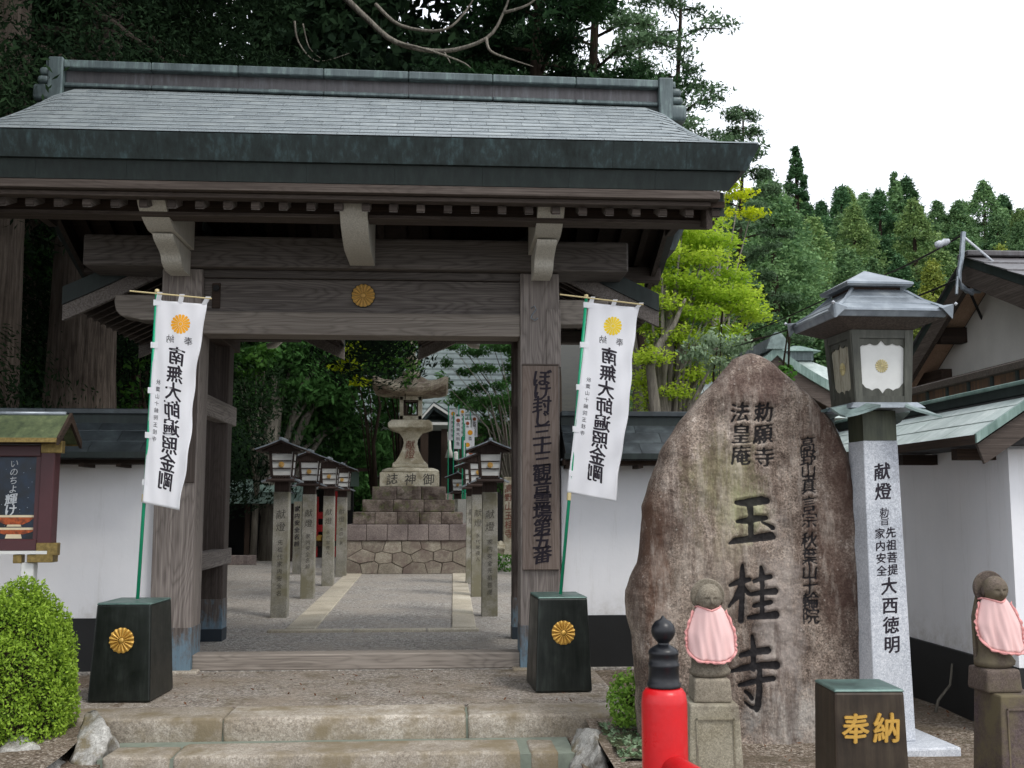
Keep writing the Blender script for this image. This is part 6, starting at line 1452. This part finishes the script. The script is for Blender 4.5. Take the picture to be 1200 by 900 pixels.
# the bright maple right of the gate and its neighbours
def forked(name, label, spots, base_px, Y, mat, bmat, seed, per, leaf_s, flat, r0=.11, stems=2, group=None, aspect=.6):
    b = at(base_px[0], base_px[1], Y); x, z0 = b.x, 0.0; rs_ = random.Random(seed)
    spec = []; limbs = []
    for (px, py, dy, rx_, rz_) in spots:
        c = at(px, py, Y + dy); s = (Y + dy) / FPX; spec.append(((c.x, c.y, c.z), (rx_ * s, rx_ * s * .9, rz_ * s)))
    zt_ = max(c[0][2] for c in spec)
    for c, r in spec:
        f = max(.25, min(.8, (c[2] * .55) / zt_)); z = zt_ * f; sx_ = x + (c[0] - x) * .15
        limbs.append([((x + (c[0] - x) * .08, Y, z * .55 + .2), r0 * .5), ((sx_ + (c[0] - x) * .25, Y + (c[1] - Y) * .4, z * .5 + c[2] * .5 - .1), r0 * .28), ((c[0], c[1], c[2]), r0 * .1)])
    tr = [((x, Y, -.1), r0 * 1.3), ((x + .04, Y, b.z * .6), r0), ((x - .05, Y, b.z), r0 * .9), ((x + .1, Y, b.z + .9), r0 * .7), ((x + .02, Y, zt_ * .8), r0 * .3)]
    t = tree(name, label, 'tree', (x, Y, 0), tr, limbs, spec, per, leaf_s, mat, bmat, seed, flat, aspect, group, .8)
    return t
forked('maple_tree', 'bright yellow-green maple with pale forked trunk right of the gate',
       [(800, 268, 0, 38, 12), (838, 283, .4, 34, 11), (775, 292, -.3, 30, 12), (822, 305, .2, 46, 12), (795, 330, 0, 44, 12), (856, 325, .5, 34, 9), (835, 345, .2, 52, 11), (775, 355, -.2, 34, 12), (815, 368, 0, 40, 11), (870, 362, .5, 36, 9), (884, 372, .6, 26, 8), (850, 388, .3, 30, 8),
        (790, 395, 0, 42, 12), (765, 418, -.3, 30, 13), (815, 440, .2, 38, 12), (785, 460, 0, 34, 11), (760, 380, .2, 24, 12), (850, 400, -.4, 20, 8), (752, 445, .3, 20, 14), (830, 262, .8, 26, 8), (758, 330, -.1, 22, 14), (838, 425, .3, 30, 9), (810, 285, .6, 50, 20), (800, 345, .7, 54, 24), (845, 350, .8, 42, 18), (790, 420, .6, 46, 24), (770, 310, .5, 34, 24), (825, 395, .7, 36, 16), (870, 345, .6, 28, 12), (780, 470, .4, 40, 16)], (778, 445), 15.5, MT['leaf_maple'], MT['bark_pale'], 41, 8500, .062, .75, .10, group='maples and young trees beyond the wall')
forked('maple_tree', 'second pale maple trunk with lime foliage showing just under the roof corner', [(850, 215, 0, 24, 9), (832, 235, .2, 26, 8), (866, 228, .3, 22, 8), (842, 250, 0, 22, 8), (880, 250, .5, 22, 8)], (836, 300), 19.5, MT['leaf_lime'], MT['bark_pale'], 42, 5500, .075, .75, .07, group='maples and young trees beyond the wall')
tp = thing('slender_tree', 'pale lichen-spotted second stem leaning beside the maple trunk', 'tree trunk', tuple(at(766, 480, 15.2)))
b0 = Vector(at(766, 480, 15.2)); part('trunk', G().tube([Vector(at(px, py, 15.2)) - b0 for px, py in ((772, 560), (768, 480), (762, 430), (775, 400), (790, 380), (803, 350))], [.085, .08, .07, .055, .04, .02], 10).mesh('trunk', True), MT['bark_pale'], tp)
tp = thing('slender_tree', 'short pale trunk seen close to the banner right of the gate', 'tree trunk', tuple(at(748, 480, 17)))
b0 = Vector(at(748, 480, 17)); part('trunk', G().tube([Vector(at(px, py, 17)) - b0 for px, py in ((750, 560), (748, 480), (747, 440), (742, 400), (738, 330))], [.10, .09, .08, .06, .02], 10).mesh('trunk', True), MT['bark_pale'], tp)
forked('leafy_shrub', 'grey-green rounded shrub below the maple near the top of the stone', [(835, 400, 0, 28, 18), (855, 412, .2, 24, 16), (815, 415, -.2, 22, 15), (845, 428, 0, 26, 14), (868, 402, .3, 16, 12)], (840, 440), 14.5, MT['leaf_grey'], MT['bark_dark'], 43, 4200, .09, 0, .018, aspect=.35)
# sprays that half veil the hall roof
forked('evergreen_tree', 'thin light green sprays hanging before the pale hall roof', [(530, 405, 0, 16, 6), (556, 412, .3, 20, 7), (585, 405, 0, 22, 8), (545, 436, .4, 12, 6), (572, 432, 0, 14, 6), (598, 430, .2, 12, 8), (524, 425, .2, 8, 8), (560, 455, .5, 16, 6), (586, 452, 0, 12, 7), (540, 462, .3, 16, 7), (570, 470, .2, 22, 8), (596, 468, .1, 14, 9), (522, 450, .1, 9, 8), (600, 405, 0, 14, 9)], (604, 470), 26.5, MT['leaf_court'], MT['bark_pale'], 59, 6500, .10, .2, .06, aspect=.35)
forked('leafy_shrub', 'small green plant showing behind the right shoulder of the stone', [(918, 432, 0, 12, 8), (925, 440, 0, 9, 7)], (920, 440), 16, MT['leaf_mid'], MT['bark_dark'], 44, 3000, .09, .3, .03)
# courtyard trees seen through the gate
forked('evergreen_tree', 'big dark evergreen with grey trunk filling the left of the gate opening',
       [(300, 420, 0, 46, 22), (345, 415, .5, 50, 24), (285, 460, 0, 40, 22), (320, 470, .6, 50, 24), (370, 455, .3, 50, 24), (290, 510, .8, 44, 24), (350, 500, 1, 46, 22), (410, 440, 1, 50, 26), (400, 490, 1.2, 50, 26), (440, 420, 1.5, 44, 24), (430, 530, 1.5, 50, 26), (385, 545, 1.5, 50, 24), (300, 550, 1.4, 50, 24), (275, 545, 1, 34, 30), (460, 470, 2, 34, 40), (300, 390, .3, 60, 20), (400, 395, .6, 60, 20)], (318, 520), 27.5, MT['leaf_court'], MT['bark_pale'], 51, 1500, .22, .1, .22, aspect=.35)
forked('maple_tree', 'shaded green maple under the left end of the lintel', [(300, 425, -6, 24, 10), (285, 438, -6, 22, 9), (312, 412, -6, 20, 8), (275, 418, -6, 18, 9)], (300, 520), 27.0, MT['leaf_mid'], MT['bark_pale'], 52, 2600, .11, .6, .07)
forked('maple_tree', 'yellow-green lit maple branch left of the stone lantern roof', [(405, 410, 0, 18, 8), (412, 425, .2, 15, 8), (420, 447, 0, 12, 6), (398, 430, .2, 14, 7), (425, 405, 0, 20, 7)], (440, 520), 25.8, MT['leaf_lime'], MT['bark_dark'], 53, 2200, .14, .5, .05)
forked('evergreen_tree', 'yew sprays hanging over the roof of the big stone lantern', [(450, 412, -3, 26, 10), (478, 405, -3, 26, 9), (462, 425, -3, 20, 9), (485, 432, -3.3, 12, 12), (440, 430, -3, 18, 8), (476, 447, -3.4, 8, 9), (505, 398, -3, 20, 6)], (470, 520), 25.5, MT['leaf_mid'], MT['bark_dark'], 54, 2300, .13, .1, .07, aspect=.3)
forked('evergreen_tree', 'dark tree with bare twigs behind the hall roof at the right of the opening', [(575, 398, 0, 40, 8), (604, 412, 0, 16, 12), (598, 445, .5, 10, 8), (600, 480, .5, 26, 30), (570, 500, 1, 30, 14), (585, 530, 1, 34, 20), (540, 470, 1.5, 22, 7), (535, 398, 0, 30, 6), (600, 560, 1, 26, 20), (516, 445, 2, 7, 12), (560, 476, 1, 26, 7), (555, 432, .5, 9, 5), (565, 560, 1.5, 20, 20)], (610, 560), 30, MT['leaf_court'], MT['bark_dark'], 55, 1700, .18, .2, .07, aspect=.35)
forked('evergreen_tree', 'dark evergreen mass behind the red railing and the lanterns', [(330, 575, 0, 50, 26), (390, 560, 0, 50, 26), (430, 575, .5, 40, 22), (280, 590, 0, 50, 24), (440, 600, 1, 40, 24), (360, 610, .5, 50, 24)], (400, 600), 33, MT['leaf_court'], MT['bark_dark'], 56, 900, .26, .1, .2, aspect=.35)
forked('evergreen_tree', 'dark evergreen behind the left wall between the cedar trunks', [(40, 300, 0, 60, 50), (120, 330, 0, 50, 50), (40, 380, 1, 60, 50), (150, 400, 0, 50, 50), (40, 440, 1, 60, 40), (190, 440, 1, 60, 40), (200, 350, 1, 50, 50), (240, 500, 2, 60, 50), (100, 470, 2, 60, 40)], (150, 560), 19, MT['leaf_court'], MT['bark_dark'], 57, 1100, .17, .1, .16, aspect=.4)
forked('evergreen_tree', 'shaded green tree behind the wall left of the gate pillar', [(36, 430, 0, 16, 10), (34, 465, 0, 16, 14), (155, 460, 0, 20, 14), (165, 425, .2, 18, 10), (46, 395, .3, 12, 6), (150, 478, .2, 20, 8)], (160, 560), 15.5, MT['leaf_mid'], MT['bark_dark'], 58, 1300, .11, .3, .05, aspect=.5)
# long grove behind everything on the left that reads as one dark mass
rs_ = random.Random(77); sp = [((rs_.uniform(-34, 2.2), rs_.uniform(40, 50), rs_.uniform(0, 27)), (3.0, 2.4, 2.0)) for _ in range(260)]
sp = [q for q in sp if not (q[0][0] > -3.0 and 3 < q[0][2] < 12)] + [((rs_.uniform(-26, -11), rs_.uniform(12, 34), rs_.uniform(1, 17)), (2.6, 2.6, 2.0)) for _ in range(110)]
C_, tn = clumps(sp, 130, 77, .6); tag(link('dark_grove', leaf_mesh('dark_grove', C_, .55, 77, tn, .5), MT['leaf_cedar']), 'far dark grove behind the courtyard reading as one mass of foliage', 'forest', None, 'stuff')

# ---------------------------------------------------------------- wooded hill on the right
def hillz(x, y): 
    return -.45 + max(0, y - 36) * .22 + 2.0 * math.sin(x * .05 + 1) * max(0, min(1, (y - 40) / 30)) + .0015 * max(0, x - 10) * max(0, y - 40)
struct('hill', sheet(-80, 180, 34, 170, 52, 34, hillz), MT['soil'], smooth=True)
def conifer_mesh(seed, h, R_, levels, nb, per, size, droop=.35, top=.12, gap=.0):
    rs = np.random.default_rng(seed); C_, tn = [], []
    for i in range(levels):
        t = i / (levels - 1); z = h * (.08 + .92 * t); r = R_ * ((1 - t) ** .58) * rs.uniform(.88, 1.1) * (1 - .4 * max(0, (t - .78) / .22)) + .07
        for k in range(max(3, int(nb * (1 - .35 * t)))):
            a = rs.uniform(0, 2 * math.pi); rr_ = r * rs.uniform(.7, 1.12); b = rs.uniform(.2, .85)
            m_ = int(per * (1 - .2 * t)); u = rs.uniform(.35, 1, m_) ** .8 * rr_; w_ = rs.normal(0, .10 * R_ * (1 - .5 * t), m_)
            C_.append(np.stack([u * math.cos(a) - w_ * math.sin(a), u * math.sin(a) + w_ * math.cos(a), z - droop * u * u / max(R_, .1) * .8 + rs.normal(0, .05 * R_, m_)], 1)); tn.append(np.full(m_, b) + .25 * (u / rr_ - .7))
    C_ = np.concatenate(C_); return leaf_mesh('crown', C_, size, seed, np.concatenate(tn), .5)
VAR = [conifer_mesh(100 + k, 14, Rk, lv + 10, nb + 2, 120, .145, dr) for k, (Rk, lv, nb, dr) in enumerate(((3.0, 30, 10, .35), (2.6, 34, 9, .5), (3.5, 28, 12, .25), (1.5, 34, 7, .4), (2.9, 26, 9, .3)))]
for m_ in VAR: m_.materials.append(None)
TRK = G().tube([(0, 0, -2), (0, 0, 6), (0, 0, 13.2)], [.28, .2, .04], 8).mesh('trunk', True); TRK.materials.append(MT['bark_dark'])
DESC = ['dark conifer on the wooded hill', 'mid-green conifer on the wooded hill', 'broad conifer on the wooded hill', 'slim pointed conifer on the wooded hill', 'open-crowned conifer on the wooded hill']
def hill_tree(px, py_top, Y, k, yellow=False, label=None, wide=1.0):
    top = at(px, py_top, Y); z0 = hillz(top.x, Y); h = top.z - z0
    if h < 2: return
    s = h / 14.0; o = thing('conifer_tree', label or 'conifer', 'tree', (top.x, Y, z0), random.uniform(0, 6), 'conifers on the wooded hill'); o.scale = (s * wide, s * wide, s)
    c = bpy.data.objects.new('crown', VAR[k]); COL.objects.link(c); c.parent = o; c['kind'] = 'stuff'
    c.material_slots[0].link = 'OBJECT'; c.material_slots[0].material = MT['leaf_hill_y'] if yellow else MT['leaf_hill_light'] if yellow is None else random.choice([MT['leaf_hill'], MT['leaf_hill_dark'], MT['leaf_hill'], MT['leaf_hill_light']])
    t = bpy.data.objects.new('trunk', TRK); COL.objects.link(t); t.parent = o
random.seed(12)
NEAR = [(872, 250, 46, 0, False, 'conifer rising straight behind the bright maple'), (905, 222, 44, 2, False, 'broad dark conifer above the small shrine roof, full dense crown'), (952, 262, 50, 2, False, 'dense conifer directly left of the copper lantern roof'), (1000, 246, 54, 0, False, 'tall conifer above the peak of the copper lantern roof'),
        (932, 176, 64, 3, False, 'slender spire-topped conifer highest on the skyline beside the roof corner'), (985, 224, 66, 4, False, 'rounded-top conifer on the skyline right of the spire'), (1048, 205, 68, 3, False, 'tallest pointed conifer in the middle of the skyline'), (1062, 213, 70, 1, False, 'conifer just right of the tallest pointed one'),
        (1030, 228, 66, 4, False, 'conifer with a nodding top left of the tallest pointed one'), (1070, 240, 56, 0, None, 'light green conifer above the right of the lantern roof'), (1098, 240, 72, 1, False, 'dark conifer left of the cable mast on the skyline'), (1122, 238, 76, 3, False, 'small pointed conifer just above the cable mast'),
        (1152, 217, 74, 0, False, 'isolated tall conifer right of the cable mast'), (1182, 240, 78, 3, False, 'thin conifer top near the right edge'), (1196, 250, 70, 2, False, 'wide conifer cut by the right edge of the photo'), (1168, 258, 64, 4, False, 'mid-green conifer above the house ridge'),
        (1092, 312, 44, 4, True, 'short yellow-tipped tree beside the mast cables'), (1172, 292, 56, 4, True, 'lime-topped young tree just above the house roof'), (962, 240, 70, 1, False, 'conifer filling the skyline gap right of the spire'), (1012, 240, 74, 2, False, 'far conifer behind the rounded-top one'), (895, 205, 60, 1, False, 'conifer beside the roof corner left of the spire')]
for px, py, Y, k, yl, lb in NEAR: hill_tree(px, py, Y, k, yl, lb, 1.4 if k != 3 else 1.25)
DESC2 = 'conifer among the many alike ones filling the wooded hill'
for j in range(5):
    Yj = (48, 56, 64, 74, 86)[j]
    for i in range(12):
        px = 800 + 37 * i + random.uniform(-14, 14); py = (305, 280, 258, 240, 229)[j] + random.uniform(-12, 14) + (14 if px > 1080 else 0)
        hill_tree(px, py, Yj + random.uniform(-3, 3), random.choice([0, 1, 2, 4]), False, DESC2, 1.6)
